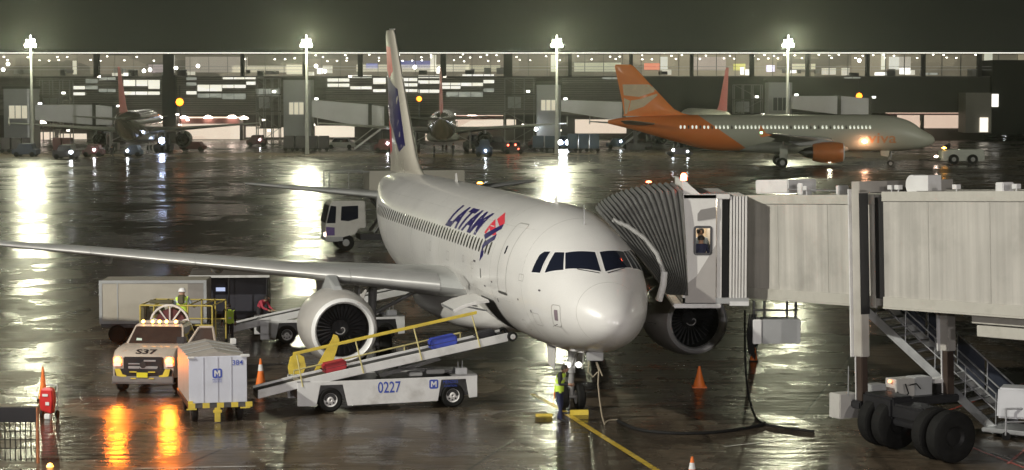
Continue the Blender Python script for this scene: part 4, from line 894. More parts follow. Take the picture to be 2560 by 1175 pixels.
bp_=MB().span((-.95,-.06,.38),(.95,.06,.58)).span((-.98,-.05,.34),(.98,.2,.375)).build('bumper',mat('bumper_steel',(.28,.26,.25),.35,.5,.1,4),tk,False,.03)
MB().span((-.88,-.02,.58),(.88,.10,.80)).build('bumper_valance',blackp,tk,False,.02)
for s in(-1,1): MB().prism([(s*.86,.80),(s*.80,.58),(s*.52,.55),(s*.50,.60),(s*.62,.63),(s*.70,.80)],'xz',-.045,-.02).build('yellow_tape',yellow,bp_)
MB().span((-.40,-.085,.70),(-.18,-.06,.73)).span((.18,-.085,.70),(.40,-.06,.73)).span((-.36,-.085,.50),(-.2,-.062,.53)).span((.2,-.085,.5),(.36,-.062,.53)).build('yellow_tape',yellow,bp_)
MB().span((-.17,-.10,.55),(.17,-.085,.70)).build('number_plate',mat('plate_yellow',(.72,.62,.03),.4),bp_)
for x in(-.88,.88):
    for y in (.95,3.6):
        w=MB().lathe([(-.12,.2),(-.14,.33),(-.09,.385),(.09,.385),(.14,.33),(.12,.2)],'x',(x,y,.385),26).build('wheel',tyre,tk,True); MB().lathe([(-.1,.02),(-.08,.14),(-.11,.21),(.11,.21),(.08,.14),(.1,.02)],'x',(x,y,.385),18,caps=True).build('rim',dmetal,w,True)
lb=MB().span((-.62,2.12,1.96),(.62,2.34,2.05)).build('roof_light_bar',truckw,tk,False,.02)
for x in(-.52,-.22,0,.22,.52): MB().lathe([(-.03,.002),(0,.05),(.04,.055)],'y',(x,2.11,2.02),12).build('amber_marker_lamp',emit('amber_marker',(1,.38,.06),15),lb,True)
# open door on the picture's right
fr=[(0,1.36),(0,.55),(.86,.55),(.90,1.36),(.78,1.93),(.36,1.93)]; inn=[(.10,1.40),(.80,1.40),(.72,1.84),(.40,1.84)]
dd=MB().prism([(0,.55),(.9,.55),(.9,1.38),(0,1.38)],'xz',-.04,.04)
for a,b_ in (((.03,1.38),(.38,1.91)),((.38,1.91),(.80,1.91)),((.80,1.91),(.88,1.38))): dd.tube((a[0],0,a[1]),(b_[0],0,b_[1]),.042,.042,8)
dd=dd.build('open_door',truckw,tk,False,.01); dd.location=(1.0,1.6,0); dd.rotation_euler=(0,0,R(8))
MB().add([(.12,0,1.39),(.84,0,1.39),(.78,0,1.88),(.40,0,1.88)],[(0,1,2,3)]).build('door_glass',mat('tinted_glass',(.06,.05,.045),.1),dd)
MB().span((-.32,-.1,1.36),(-.06,-.04,1.62)).build('door_mirror',blackp,dd,False,.02)
# service body: deck, yellow frame, hose reel
MB().span((-1.0,3.3,.75),(1.0,6.0,1.1)).build('service_deck',greyp,tk,False,.02)
fm=MB()
for x in(-1.0,-.55,.55,1.0,1.35):
    fm.tube((x,3.6,1.1),(x,3.6,2.38),.028).tube((x,5.6,1.1),(x,5.6,2.38),.028).tube((x,3.6,2.38),(x,5.6,2.38),.022)
for z in (1.75,2.38): fm.tube((-1.0,3.6,z),(1.35,3.6,z),.028).tube((-1.0,5.6,z),(1.35,5.6,z),.024)
fm.build('yellow_frame',mat('olive_yellow_paint',(.42,.33,.07),.45,0,.15,4),tk,True)
rl=MB().lathe([(-.05,.60),(-.05,.66),(.05,.66),(.05,.60),(-.05,.60)],'y',(0,3.45,1.78),36)
for k in range(10):
    a=2*math.pi*k/10+.3; rl.tube((0,3.45,1.78),(.62*math.cos(a),3.45,1.78+.62*math.sin(a)),.028,.028,6)
rl.build('hose_reel',mat('reel_paint',(.66,.60,.56),.4,0,.1,3),tk,True)
MB().lathe([(.06,.5),(.5,.5)],'y',(0,3.45,1.78),30,caps=True).build('reel_hose',mat('reel_hose',(.10,.02,.02),.6,0,.2,10),tk,True)
MB().box((-.65,4.2,2.0),(.5,.5,.5)).box((-.95,4.0,1.9),(.18,.5,.9)).box((.15,4.4,2.5),(.2,.2,.3)).box((-.5,4.4,2.42),(.8,.2,.12)).build('pump_unit',mat('pump_dark_paint',(.09,.08,.04),.5,0,.2,3),tk,False,.03)
w=Matrix.Translation(Vector((TX,TY,0)))@Matrix.Rotation(R(-5),4,'Z')@Vector((.95,4.6,1.1))
pw=at(455,718,w.y)
person('worker in a white hard hat and yellow vest on the deck of the service pickup',(pw.x,w.y,pw.z-1.76),R(180),dict(wrl=(.30,-.28,1.02),ell=(.30,-.05,1.12),wrr=(-.34,-.22,1.12),elr=(-.31,-.02,1.20)),greyc,tanc,hivis,mat('white_helmet',(.78,.78,.78),.3))
# ---------------------------------------------------------------- enclosed baggage cart 384
ca=Vector((-9.02,61.0)); cang=R(14)
cartw=mat('cart_white_panel',(.62,.64,.72),.42,0,.06,1.5,.002,5,.5,0,(.45,.46,.5),1.2)
cartg=mat('cart_grey_cover',(.34,.31,.28),.5,0,.1,1.2,.002,2,.5,0,(.22,.20,.18),1)
ct=thing('baggage_cart','enclosed white and grey baggage cart numbered 384 with yellow striped bumper','baggage cart',(ca.x,ca.y,0),cang)
WX,DY=1.62,3.3
MB().span((0,0,.55),(WX,.04,1.86)).build('front_panel',cartw,ct,False,.01)
s_=MB().rings([[(.0,.045,.55),(WX,.045,.55),(WX,.045,1.82),(WX/2,.045,1.98),(0,.045,1.82)],[(.0,DY,.55),(WX,DY,.55),(WX,DY,1.82),(WX/2,DY,1.98),(0,DY,1.82)]]).build('cover',cartg,ct,False,.01)
rb=MB()
for x in (.40,.80,1.18): rb.span((x,-.012,.58),(x+.012,-.002,1.84))
rb.build('panel_seam_strips',mat('cart_seam',(.42,.43,.48),.5),ct)
r2=MB()
for y in (.9,1.75,2.6): r2.tube((.0,y,1.84),(WX/2,y,2.0),.012).tube((WX/2,y,2.0),(WX,y,1.84),.012)
r2.build('roof_rib',greyp,s_)
for c_,d_ in (((WX-.05,-.01,1.86),(.26,.08,.08)),((.06,0,1.84),(.2,.08,.06)),((WX,DY-.1,1.90),(.16,.2,.16))): MB().box(c_,d_).build('corner_cap',white2,ct,False,.015)
MB().span((-.03,-.04,.42),(WX+.03,DY,.54)).build('frame',dmetal,ct)
for k in range(5): x=.02+k*.40; MB().span((x-.05,-.075,.42),(x+.14,-.045,.56)).build('yellow_chevron',yellow,ct)
MB().span((-.08,-.08,.38),(.2,-.05,.415)).build('yellow_bar',yellow,ct); MB().span((WX-.2,-.08,.38),(WX+.08,-.05,.415)).build('yellow_bar',yellow,ct); MB().span((-.03,-.044,.56),(.1,.02,.62)).build('yellow_corner',yellow,ct)
MB().span((.70,-.10,.02),(.86,-.05,.42)).span((.66,-.11,.28),(.9,-.045,.36)).build('tow_bar',yellow,ct,False,.01)
for x in(.18,WX-.18):
    for y in(.35,DY-.6):
        w=MB().lathe([(-.08,.08),(-.09,.20),(-.06,.24),(.06,.24),(.09,.20),(.08,.08)],'x',(x,y,.24),22).build('wheel',tyre,ct,True); MB().lathe([(-.075,.01),(-.06,.08),(.06,.08),(.075,.01)],'x',(x,y,.24),14,caps=True).build('hub',greyp,w)
lg=MB().add([(.79+u,-.008,1.38+v) for u,v in rrect(.27,.27,.06)],[tuple(range(16))]).build('logo_panel',bluep,ct)
letter_M('logo_letter',.17,(.79,-.008,1.38),white2,lg)
text_on('logo_name','MENZIES',.07,(.79,-.008,1.20),(1,0,0),(0,0,1),bluep,ct,0,1,0,.004); text_on('logo_name','AVIATION',.055,(.79,-.008,1.14),(1,0,0),(0,0,1),bluep,ct,0,1,0,.004)
text_on('number','384',.21,(1.36,-.008,1.66),(1,0,0),(0,0,1),bluep,ct,0,1,.002,.004)
# ---------------------------------------------------------------- box trailer and canopied dolly behind the pickup
t=thing('box_trailer','beige box trailer standing behind the service pickup','trailer',(-15.05,80,0),R(2))
MB().span((0,0,.75),(3.85,2.0,2.28)).build('box_body',beige,t,False,.02)
MB().span((-.03,-.03,.72),(3.88,.0,.82)).span((-.03,-.03,2.2),(3.88,0,2.31)).span((-.03,-.028,.82),(.08,.0,2.2)).span((3.77,-.028,.82),(3.88,0,2.2)).span((.62,-.02,.82),(.66,0,2.2)).build('frame_trim',greyp,t)
MB().span((3.2,-.025,.85),(3.76,-.005,2.18)).build('rear_panel',mat('grey_door_panel',(.24,.22,.20),.5),t)
MB().span((0,.2,.55),(3.85,1.8,.72)).build('chassis',blackp,t)
for x in(.6,3.2):
    for y in (.15,1.85): MB().lathe([(-.1,.1),(-.11,.28),(-.07,.33),(.07,.33),(.11,.28),(.1,.1)],'y',(x,y,.33),20,caps=True).build('wheel',tyre,t,True)
t=thing('canopy_trailer','dark open-sided trailer with a pale roof edge behind the worker','trailer',(-12.3,83.5,0),R(3))
MB().rings([[(0,0,2.18),(3.0,0,2.18),(3.0,1.8,2.18),(0,1.8,2.18)],[(.05,.5,2.36),(2.95,.5,2.36),(2.95,1.3,2.36),(.05,1.3,2.36)]]).build('roof',mat('canopy_roof',(.12,.11,.10),.3,0,.1,2),t)
MB().span((-.02,-.03,2.10),(3.05,.02,2.19)).build('roof_edge',white2,t)
MB().span((0.1,1.2,.6),(2.9,1.75,2.1)).span((0,.02,.5),(3.0,1.75,.7)).build('interior',mat('dark_tarp',(.02,.02,.03),.5),t)
MB().box((1.1,1.1,1.55),(.35,.04,.14)).build('work_lamp',emit('blue_white_lamp',(.6,.7,1),.8),t)
b=MB()
for x in(.05,1.5,2.95):
    for y in (.05,1.75): b.tube((x,y,.6),(x,y,2.12),.03)
b.build('post',dmetal,t)
for x in(.5,2.5):
    for y in (.1,1.7): MB().lathe([(-.08,.1),(-.08,.26),(.08,.26),(.08,.1)],'y',(x,y,.26),18,caps=True).build('wheel',tyre,t,True)
p=gnd(560,880); person('baggage handler in a yellow vest beside the canopied trailer',(p.x,p.y+1.5,0),R(200),dict(nk=(0,-.1,1.40),hd=(0,-.17,1.50),top=(0,-.2,1.59)),darkc,darkc,hivis,None,(.02,.015,.01),.97)
q=at(650,812,77.5); person('stooping handler in a red shirt behind the second belt loader',(q.x*82.5/77.5,82.5,0),R(60),dict(che=(0,-.14,1.26),nk=(0,-.26,1.34),hd=(0,-.34,1.42),top=(0,-.37,1.51),shl=(.17,-.18,1.31),shr=(-.17,-.18,1.31),ell=(.22,-.30,1.08),wrl=(.14,-.50,1.0),elr=(-.22,-.30,1.08),wrr=(-.14,-.50,1.0)),redc,darkc,None)
# ---------------------------------------------------------------- extinguisher cart and lattice fence at the lower left
p=gnd(120,1048)
t=thing('wheeled_extinguisher','red wheeled fire extinguisher cover standing beside a tall cone','fire extinguisher',(p.x,p.y,0),R(-8))
MB().rings([[(-.19,-.1,.26),(.14,-.1,.16),(.14,.16,.16),(-.19,.16,.26)],[(-.21,-.12,.55),(.19,-.12,.55),(.19,.18,.55),(-.21,.18,.55)],[(-.17,-.1,.84),(.17,-.1,.84),(.17,.16,.84),(-.17,.16,.84)],[(-.12,-.07,.90),(.12,-.07,.90),(.12,.13,.90),(-.12,.13,.90)]]).build('red_cover',redp,t,False,.03)
MB().box((-.03,-.128,.70),(.16,.012,.07)).box((.03,-.125,.46),(.11,.012,.09)).build('white_label',white2,t)
MB().box((0,.02,.08),(.18,.2,.16)).build('stand',white2,t,False,.02)
MB().tube((.22,.15,0),(.22,.18,1.0),.014).tube((.22,.18,.95),(-.1,.18,.95),.014).build('handle',steel,t,True)
for s in(-1,1): MB().lathe([(-.025,.12),(.025,.12)],'x',(s*.22,.15,.12),16,caps=True).build('wheel',black,t,True)
fx0,fx1,FY=-13.5,-11.55,54.5
zt=at(50,1018,FY).z
t=thing('mesh_fence','black steel lattice fence with a solid top band at the lower left','fence',(fx0,FY,0))
W_=at(93,1010,FY).x-fx0
MB().span((0,-.03,zt-.38),(W_,.03,zt)).build('top_band',blackp,t,False,.01)
b=MB(); k=0; x=.05
while x<W_: b.tube((x,0,0.05),(x,0,zt-.38),.016,.016,6); x+=.13
for z in [zt-.38-.22*i for i in range(1,int((zt-.5)/.22))]: b.tube((0,.01,z),(W_,.01,z),.010,.010,5)
b.build('lattice',mat('black_steel',(.03,.03,.032),.4,.5,.2,5),t)
MB().tube((W_,0,0),(W_,0,zt),.04).build('post',mat('rusty_post',(.32,.12,.05),.6,0,.3,5),t,True)
bt=beacon(-11.7+.25,54.0,at(115,1168,54).z-.1,'warning_lamp','small amber warning lamp at the foot of the lattice fence',emit('amber_small_lamp',(1,.40,.04),7))
# ---------------------------------------------------------------- catering truck behind the airliner (side on, cab to the left)
p=gnd(850,628); s_=F/p.y
t=thing('catering_truck','white high-lift catering truck with its box raised beyond the tail of the airliner','catering truck',(p.x,p.y,0),R(12))
k=p.y/122.0
cabp=[(-.75,.75),(-.80,1.5),(-.55,2.65),(-.40,2.85),(1.45,2.85),(1.50,1.3),(1.1,1.3),(.9,.95),(.2,.75)]
c=MB().prism(cabp,'xz',0,2.3).build('cab',mat('truck_white_paint',(.66,.65,.60),.35,0,.06,1,0,20,.5,.3,(.45,.43,.38),.8),t,False,.05)
MB().prism([(.05,1.75),(.10,2.55),(1.05,2.58),(1.05,1.85),(.5,1.70)],'xz',-.012,-.002).build('side_window',glass,c)
MB().rings([[(-.83,.1,1.62),(-.60,.1,2.6),(-.60,2.2,2.6),(-.83,2.2,1.62)],[(-.85,.1,1.62),(-.62,.1,2.6),(-.62,2.2,2.6),(-.85,2.2,1.62)]]).prism([(-.76,1.6),(-.52,2.6),(-.2,2.55),(-.25,1.6)],'xz',-.012,-.003).build('windshield',glass,c)
MB().prism([(-.78,.9),(-.79,1.4),(-.3,1.35),(-.3,.9)],'xz',-.012,-.003).build('livery_patch',mat('violet_patch',(.13,.08,.25),.4),c)
MB().span((-.8,-.02,.55),(.2,2.3,.85)).build('bumper',greyp,c,False,.03)
MB().box((-.84,.25,.95),(.06,.3,.2)).build('headlight',emit('truck_headlamp',(1,.75,.6),9),c)
MB().box((-.9,-.15,2.1),(.08,.1,.5)).build('mirror',blackp,c)
MB().span((1.2,.1,.6),(6.5,2.2,.95)).build('chassis',blackp,t)
bx=MB().span((1.7,-.05,3.0),(7.2,2.35,4.55)).span((3.6,-.06,1.3),(7.2,2.36,2.99)).build('box_body',mat('box_body_paint',(.50,.48,.40),.45,0,.08,1,0,20,.5,0,(.3,.28,.24),1),t,False,.03)
MB().span((-.6,-.1,3.35),(1.7,2.4,3.45)).tube((-.6,-.1,3.45),(-.6,-.1,4.5),.04).tube((-.6,-.1,4.5),(1.7,-.1,4.5),.03).tube((.5,-.1,3.45),(.5,-.1,4.5),.03).tube((-.6,2.4,3.45),(-.6,2.4,4.5),.04).tube((-.6,2.4,4.5),(1.7,2.4,4.5),.03).build('front_platform',greyp,t)
for yy in (.2,2.1): MB().tube((2.0,yy,1.0),(3.4,yy,3.0),.09).tube((3.4,yy,1.0),(2.0,yy,3.0),.09).build('scissor_lift',dmetal,t,True)
for x in(.35,4.9):
    for y in(.15,2.15): w=MB().lathe([(-.14,.2),(-.15,.42),(-.1,.48),(.1,.48),(.15,.42),(.14,.2)],'y',(x,y,.48),24).build('wheel',tyre,t,True); MB().lathe([(-.12,.02),(-.1,.24),(.1,.24),(.12,.02)],'y',(x,y,.48),16,caps=True).build('rim',greyp,w,True)
MB().box((2.9,-.1,1.1),(.12,.05,.12)).build('side_marker_lamp',emit('truck_side_lamp',(1,.6,.35),7),t)
MB().box((4.0,0,4.65),(.5,.2,.15)).build('roof_lamp',emit('truck_roof_lamp',(1,.35,.08),5),t)
# two people behind the cab window of the boarding bridge
person('man in dark clothing just behind the cab window of the boarding bridge',(5.42,62.95,3.46),R(170),{},navy,navy,None,None,(.02,.015,.012),.98)
person('taller person in a grey shirt standing further back in the bridge cab',(5.55,64.7,3.38),R(10),{},greyc,darkc,None,None,(.02,.015,.012),1.08)
# ---------------------------------------------------------------- far side of the apron
def px2(py,Y): return at(1280,py,Y).z
def X_(px,Y): return (px-1280)/F*Y*1.0
def fbox(px0,px1,py0,py1,Y,d): # box seen at pixels, going d metres back -> span corners
    a=at(px0,py0,Y); b=at(px1,py1,Y); return (a.x,Y,b.z),(b.x,Y+d,a.z)
def light(kind,name,loc,power,color,size,parent=None,**k):
    d=bpy.data.lights.new(name,kind); d.energy=power; d.color=color; d.shadow_soft_size=size
    for q,v in k.items(): setattr(d,q,v)
    o=bpy.data.objects.new(name,d); col.objects.link(o); o.location=loc
    if parent: o.parent=parent
    return o
# ---- light masts
lampmast=emit('mast_lamp',(1,1,.82),170)
for i,(px,lab) in enumerate(((77,'tall lamp mast at the far left with its flood lamps lit'),(766,'tall lamp mast with lit flood lamps left of the white airliner tail'),(1392,'tall lamp mast with lit flood lamps right of the white airliner tail'),(1970,'tall lamp mast with lit flood lamps above the orange airliner'))):
    Y=300; b0=at(px,110,Y); t=thing('lamp_mast',lab,'lamp mast',(b0.x,Y,0),0,'lamp masts across the apron'); z=b0.z
    MB().lathe([(0,.30),(1,.26),(z-1,.14),(z+1.2,.10)],'z',(0,0,0),12,caps=True).build('pole',greyp,t,True)
    MB().box((0,0,z-.3),(1.5,.15,.15)).box((0,0,z+.3),(1.1,.15,.15)).build('cross_arm',greyp,t)
    for j,(dx,dz) in enumerate(((-.55,-.2),(0,-.25),(.55,-.2),(-.35,.35),(.35,.45))):
        h=MB().box((dx,-.1,z+dz),(.5,.3,.45)).build('lamp_head',dmetal,t); MB().box((dx,-.27,z+dz),(.42,.03,.38)).build('lens',lampmast,h)
    light('POINT','mast_light',(0,-.8,z+.2),MASTP,(1,1,.68),.5,t)
# ---- terminal
TY2=372.0
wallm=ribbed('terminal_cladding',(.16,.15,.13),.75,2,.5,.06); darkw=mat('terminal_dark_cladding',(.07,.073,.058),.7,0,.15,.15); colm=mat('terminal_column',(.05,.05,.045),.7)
tm=thing('terminal_building','long two-storey terminal with a lit upper concourse, columns and strips of windows','terminal',(0,TY2,0))
def tz(py): return at(1280,py,TY2).z
def tb(px0,px1,py0,py1,y0,y1): # local
    a=at(px0,py0,TY2+min(y0,0)); b=at(px1,py1,TY2+min(y0,0)); return (a.x,y0,b.z),(b.x,y1,a.z)
L0,L1=-700,3300
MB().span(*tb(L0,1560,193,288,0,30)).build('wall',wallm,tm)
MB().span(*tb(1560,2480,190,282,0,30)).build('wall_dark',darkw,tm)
MB().span(*tb(2482,L1,150,335,-2,30)).build('wall_dark',mat('dark_end_wall',(.03,.033,.026),.7),tm)  # one even dark colour
MB().span(*tb(L0,L1,126,131,-2.2,40)).build('roof',mat('terminal_roof',(.10,.10,.09),.6),tm)
MB().span(*tb(L0,L1,131,133.5,-1.9,-1.7)).build('glowing_roof_edge',emit('fascia_glow',(1,.97,.85),1.3),tm)  # bright roofline put in as a glow of the fascia itself
MB().span(*tb(L0,L1,190,193,-.6,12)).build('concourse_floor',mat('concourse_floor',(.12,.11,.1),.4),tm)
# concourse back wall: room light put in as the wall's own glow, procedural blocks of colour
def interior(name,c1,c2,s,sc_=(.12,.12,.3)):
    m=bpy.data.materials.new(name); m.use_nodes=True; nt=m.node_tree; N=nt.nodes; L=nt.links; p=N['Principled BSDF']; t=N.new('ShaderNodeTexCoord')
    mp=N.new('ShaderNodeMapping'); mp.inputs['Scale'].default_value=sc_; L.new(t.outputs['Object'],mp.inputs[0])
    v=N.new('ShaderNodeTexVoronoi'); v.distance='CHEBYCHEV'; v.inputs['Scale'].default_value=1; L.new(mp.outputs[0],v.inputs[0])
    sp=N.new('ShaderNodeSeparateColor'); L.new(v.outputs['Color'],sp.inputs[0])
    mx=N.new('ShaderNodeMix'); mx.data_type='RGBA'; L.new(sp.outputs[0],mx.inputs[0]); mx.inputs[6].default_value=(*c1,1); mx.inputs[7].default_value=(*c2,1)
    L.new(mx.outputs[2],p.inputs['Emission Color']); p.inputs['Emission Strength'].default_value=s; p.inputs['Base Color'].default_value=(.1,.1,.1,1); m.cycles.emission_sampling='NONE'; return m
MB().span(*tb(L0,1560,133.5,190,11,11.5)).build('concourse_wall',interior('concourse_wall_glow',(.07,.062,.042),(.22,.19,.135),1.0),tm)
MB().span(*tb(1560,L1,133.5,190,11,11.5)).build('concourse_wall',interior('concourse_wall_glow_warm',(.10,.088,.06),(.29,.25,.165),1.0),tm)
for x0,x1,y0,y1,c,s in ((560,740,163,180,(.85,.78,.55),.55),(880,1170,160,178,(.9,.83,.6),.55),(905,935,157,170,(.10,.14,.6),.5),(985,1070,150,170,(.06,.08,.4),.5),(345,400,160,180,(.5,.4,.4),.5),(345,362,176,181,(.9,.1,.08),.9),(402,412,136,182,(1,.95,.8),.8),(440,600,140,180,(.36,.31,.24),.6),(150,160,150,185,(1,.95,.7),.6),(1380,1395,135,178,(.95,.95,.7),.7),(1440,1560,155,178,(.9,.9,.6),.42),(1070,1085,135,178,(.95,.9,.7),.7),(1620,1660,157,174,(.95,.25,.12),.8),(1660,1680,140,175,(.9,.9,.75),.7),(1740,1830,140,175,(.55,.45,.36),.6),(1850,1880,158,175,(.9,.85,.1),.7),(1935,1955,162,178,(.85,.8,1),1.6),(2000,2060,158,172,(.9,.85,.55),.5),(2230,2240,132,174,(1,1,.75),.7),(2250,2275,140,174,(.95,.95,.8),.6),(2275,2305,140,174,(.5,.45,.35),.6),(2495,2515,132,180,(.9,.9,.7),.6),(1160,1250,162,178,(.8,.75,.5),.5),(700,740,160,185,(.9,.85,.6),.6)):
    MB().span(*tb(x0,x1,y0,y1,10.6,10.9)).build('shop_front',emit('shop_%d'%(x0),c,s),tm)
rr=random.Random(3)
sp_m=emit('ceiling_spot',(1,.97,.85),9)
n_=0
for g0,g1,rows in ((0,440,(142,151)),(600,760,(147,)),(780,1250,(137,144,152)),(1280,1560,(141,149)),(1580,1900,(139,147)),(1900,2450,(138,145))):
    for ri,r_ in enumerate(rows):
        x=g0+rr.uniform(5,25)+ri*9
        while x<g1 and n_<99:
            a=at(x,r_+rr.uniform(-1.5,1.5),TY2+3+ri*1.5); MB().box((a.x,3+ri*1.5,a.z),(.24,.24,.14)).build('ceiling_spot',sp_m,tm); n_+=1; x+=rr.choice((24,26,60,74,80))
for x,y in ((2148,151),(495,165),(8,174),(20,160),(1037,168),(1098,172),(762,170),(812,178),(790,165),(440,170),(360,177),(375,174)): a=at(x,y,TY2-1); MB().lathe([(-.32,.005),(-.2,.25),(0,.32),(.2,.25),(.32,.005)],'z',(a.x,-1,a.z),10).build('round_lamp',emit('round_lamp_glow',(1,.97,.85),12),tm,True)
for x,w in ((240,14),(420,26),(605,9),(760,8),(900,12),(1108,14),(1270,22),(1425,9),(1578,8),(1730,8),(1880,9),(2020,8),(2170,8),(2310,8),(2450,8)):
    MB().span(*tb(x-w/2,x+w/2,128,192,-1.6,-.2)).build('column',colm,tm)
MB().span(*tb(405,440,188,352,-1.5,-.02)).build('column',colm,tm)
MB().span(*tb(L0,L1,166,167,-1.2,-1.15)).span(*tb(L0,L1,174,175,-1.2,-1.15)).build('balustrade',steel,tm)
# strips of lit windows
winl=interior('window_strip_bright',(.9,.87,.7),(1,.98,.9),1.05,(.5,.5,1)); wind=interior('window_strip_dim',(.16,.17,.14),(.32,.33,.28),1.0,(.5,.5,1))
def win(x0,x1,y0,y1,b=True): 
    o=MB().span(*tb(x0,x1,y0,y1,-.07,-.01)).build('window',winl if b else wind,tm)
    m=MB(); k=max(1,round((x1-x0)/28))
    for i in range(k+1): xx=x0+(x1-x0)*i/k; m.span(*tb(xx-.6,xx+.6,y0-.5,y1+.5,-.14,-.075))
    m.build('mullions',colm,o)
for a in ((183,213,215,223),(183,213,231,238),(213,245,198,208,0),(213,245,214,223,0),(246,290,193,200,0),(246,290,222,230,0),(308,400,200,215),(308,340,200,215),(370,400,214,222),(308,400,229,237),(465,492,192,200,0),(465,492,206,214,0),(465,492,228,236),(493,555,212,228),(555,615,212,220),(555,615,234,248,0),(493,555,234,244,0),(556,640,192,198),(615,640,204,212),(640,700,222,240,0),
 (818,874,196,204),(818,874,209,217),(875,930,188,194),(875,930,216,223),(932,965,195,210),(932,965,223,230),(1000,1044,195,203),(1000,1044,208,216),(1000,1044,223,230),(1045,1100,189,195),(1045,1100,201,209),(1045,1100,224,232),(1100,1152,207,213),(1100,1152,215,222),(1152,1208,207,215),(1155,1236,186,193),(1208,1236,200,208),(1115,1208,230,242,0),(1208,1236,221,230,0),(1505,1580,192,198,0),(2300,2345,182,187,0),(2110,2152,190,196,0)):
    win(*a[:4],b=(len(a)<5))
# ground floor: recess with walls glowing in place of hall light, and canopy lamps
MB().span(*tb(L0,2480,288,352,6,30)).build('ground_floor_wall',mat('ground_floor_dark',(.06,.055,.05),.7),tm)  # whole wall in one even dark colour
warm=interior('baggage_hall_glow',(.75,.55,.42),(1,.88,.7),.95,(.10,1,.2)); 
for x0,x1,y0,y1 in ((440,598,311,350),(0,18,320,350),(80,118,332,352),(130,200,336,350),(605,640,318,345),(780,880,316,345),(1135,1290,300,318),(1440,1570,300,335),(2258,2432,288,322),(1060,1130,330,390),(640,700,320,345)):
    MB().span(*tb(x0,x1,y0,y1,5.4,5.9)).build('glowing_wall',warm,tm)
for q in ((440,600,296,310),(1130,1260,290,297),(2230,2432,284,288)): MB().span(*tb(*q,2.0,5)).build('fascia_beam',mat('red_brown_beam',(.16,.07,.06),.5),tm)
for q in ((438,602,293,295.8),(1130,1260,287,289.8),(2225,2432,280,283.5)): MB().span(*tb(*q,1.9,5)).build('glowing_beam',emit('beam_glow',(1,.72,.55),1.2),tm)  # beams glow by themselves instead of being lamplit
for x,y in ((460,291),(520,290),(580,289),(398,290),(1140,280),(1195,279),(1245,279),(2240,268),(2290,267),(2330,272),(2380,272),(85,297),(105,303),(610,292),(1180,284)):
    a=at(x,y,TY2+1.6); q=MB().lathe([(-.35,.75),(-.2,.7),(0,.45),(.12,.1)],'z',(a.x,1.6,a.z),14).build('canopy_lamp',emit('canopy_lamp_glow',(1,.80,.68),16),tm,True)
for x,e in ((460,500),(580,500),(1195,500),(2290,500),(800,300)):
    a=at(x,300,TY2+1.5); light('SPOT','canopy_light',(a.x,2.5,a.z),e,(1,.72,.5),.4,tm,spot_size=R(150))
for x in (440,600,1130,1262,2310): MB().span(*tb(x-4,x+4,288,352,1.6,2.4)).build('post',colm,tm)
MB().span(*tb(2415,2478,232,332,-6,0)).build('stair_tower',mat('stair_tower_wall',(.30,.29,.25),.6,0,.1,.3),tm)
MB().span(*tb(2480,2496,235,267,-2.3,-2.05)).build('lit_window',emit('lit_door_window',(1,.95,.85),1.6),tm)
MB().span(*tb(2450,2470,294,330,-6.2,-6.05)).build('lit_doorway',emit('lit_doorway_glow',(1,.90,.75),1.4),tm)
# concourse glazing bars, furniture, and things on the service floors
glm=mat('concourse_mullion',(.14,.14,.12),.5)
mu=MB(); x=L0
while x<L1: mu.span(*tb(x-.7,x+.7,133.6,190,-1.1,-1.0)); x+=47
mu.build('mullions',glm,tm)
for k in range(46):
    x=rr.uniform(0,2480); w=rr.uniform(5,26); y1=rr.uniform(178,187); h=rr.uniform(4,16)
    o=MB().span(*tb(x,x+w,y1-h,y1+3,4+rr.random()*5,9.5)).build('kiosk',rr.choice((mat('kiosk_dark',(.06,.06,.055),.6),emit('kiosk_glow',(1,.95,.75),.55),emit('kiosk_bright_glow',(1,.98,.9),1.5),mat('kiosk_grey',(.3,.3,.28),.6))),tm)  # some boxes glow by themselves in place of shop lighting
for k in range(30):
    x=rr.uniform(0,2480); y=rr.choice((191,252,286,300,312,326)); a=at(x,y,TY2-1.4); MB().box((a.x,-1.4,a.z),(.5,.3,.28)).build('wall_lamp',emit('wall_lamp_glow',(1,.92,.8),5),tm)
for x0,x1 in ((90,405),(441,640),(815,1262),(1280,1340),(1405,1560)):
    lv=MB(); y=196
    while y<287: lv.span(*tb(x0,x1,y,y+1.1,-.05,-.015)); y+=4.6
    lv.build('louvre',mat('louvre_metal',(.34,.325,.28),.5,0,.1,.3),tm)
# ---- steel service frames between the gates
def gantry(lab,x0,x1,y0,y1,Y):
    a=at(x0,y0,Y); b=at(x1,352,Y); t=thing('steel_gantry',lab,'steel frame',(a.x,Y,0),0,'steel service frames before the terminal'); w=b.x-a.x; h=a.z; f=MB(); k=3
    for i in range(k+1): 
        for y in (0,2.4): f.tube((w*i/k,y,0),(w*i/k,y,h),.09,None,6)
    nz=4
    for j in range(1,nz+1):
        z=h*j/nz; f.tube((0,0,z),(w,0,z),.07,None,6).tube((0,2.4,z),(w,2.4,z),.07,None,6)
        f.tube((0 if j%2 else w,0,z-h/nz),(w if j%2 else 0,0,z),.05,None,6)
    f.build('frame',mat('frame_paint',(.26,.26,.24),.5),t,True)
    for j in range(1,nz): z=h*j/nz; MB().span((-.1,-.1,z),(w+.1,2.5,z+.1)).build('deck',darkw,t)
    MB().span((w*.1,.5,h*.55),(w*.55,2.2,h*.72)).build('cabinet',greyp,t); MB().box((w*.8,-.15,h*.8),(.5,.2,.3)).build('lamp',emit('frame_lamp',(1,.98,.85),6),t)
for a in (('steel service frame right of the leftmost gate house',98,176,200,0,345),('steel service frame left of the gate house by the white tail',640,698,196,0,345),('steel service frame left of the gate house right of the white tail',1262,1335,195,0,345),('steel service frame above the orange airliner beside the lamp mast',1836,1905,212,0,345)): gantry(*a)
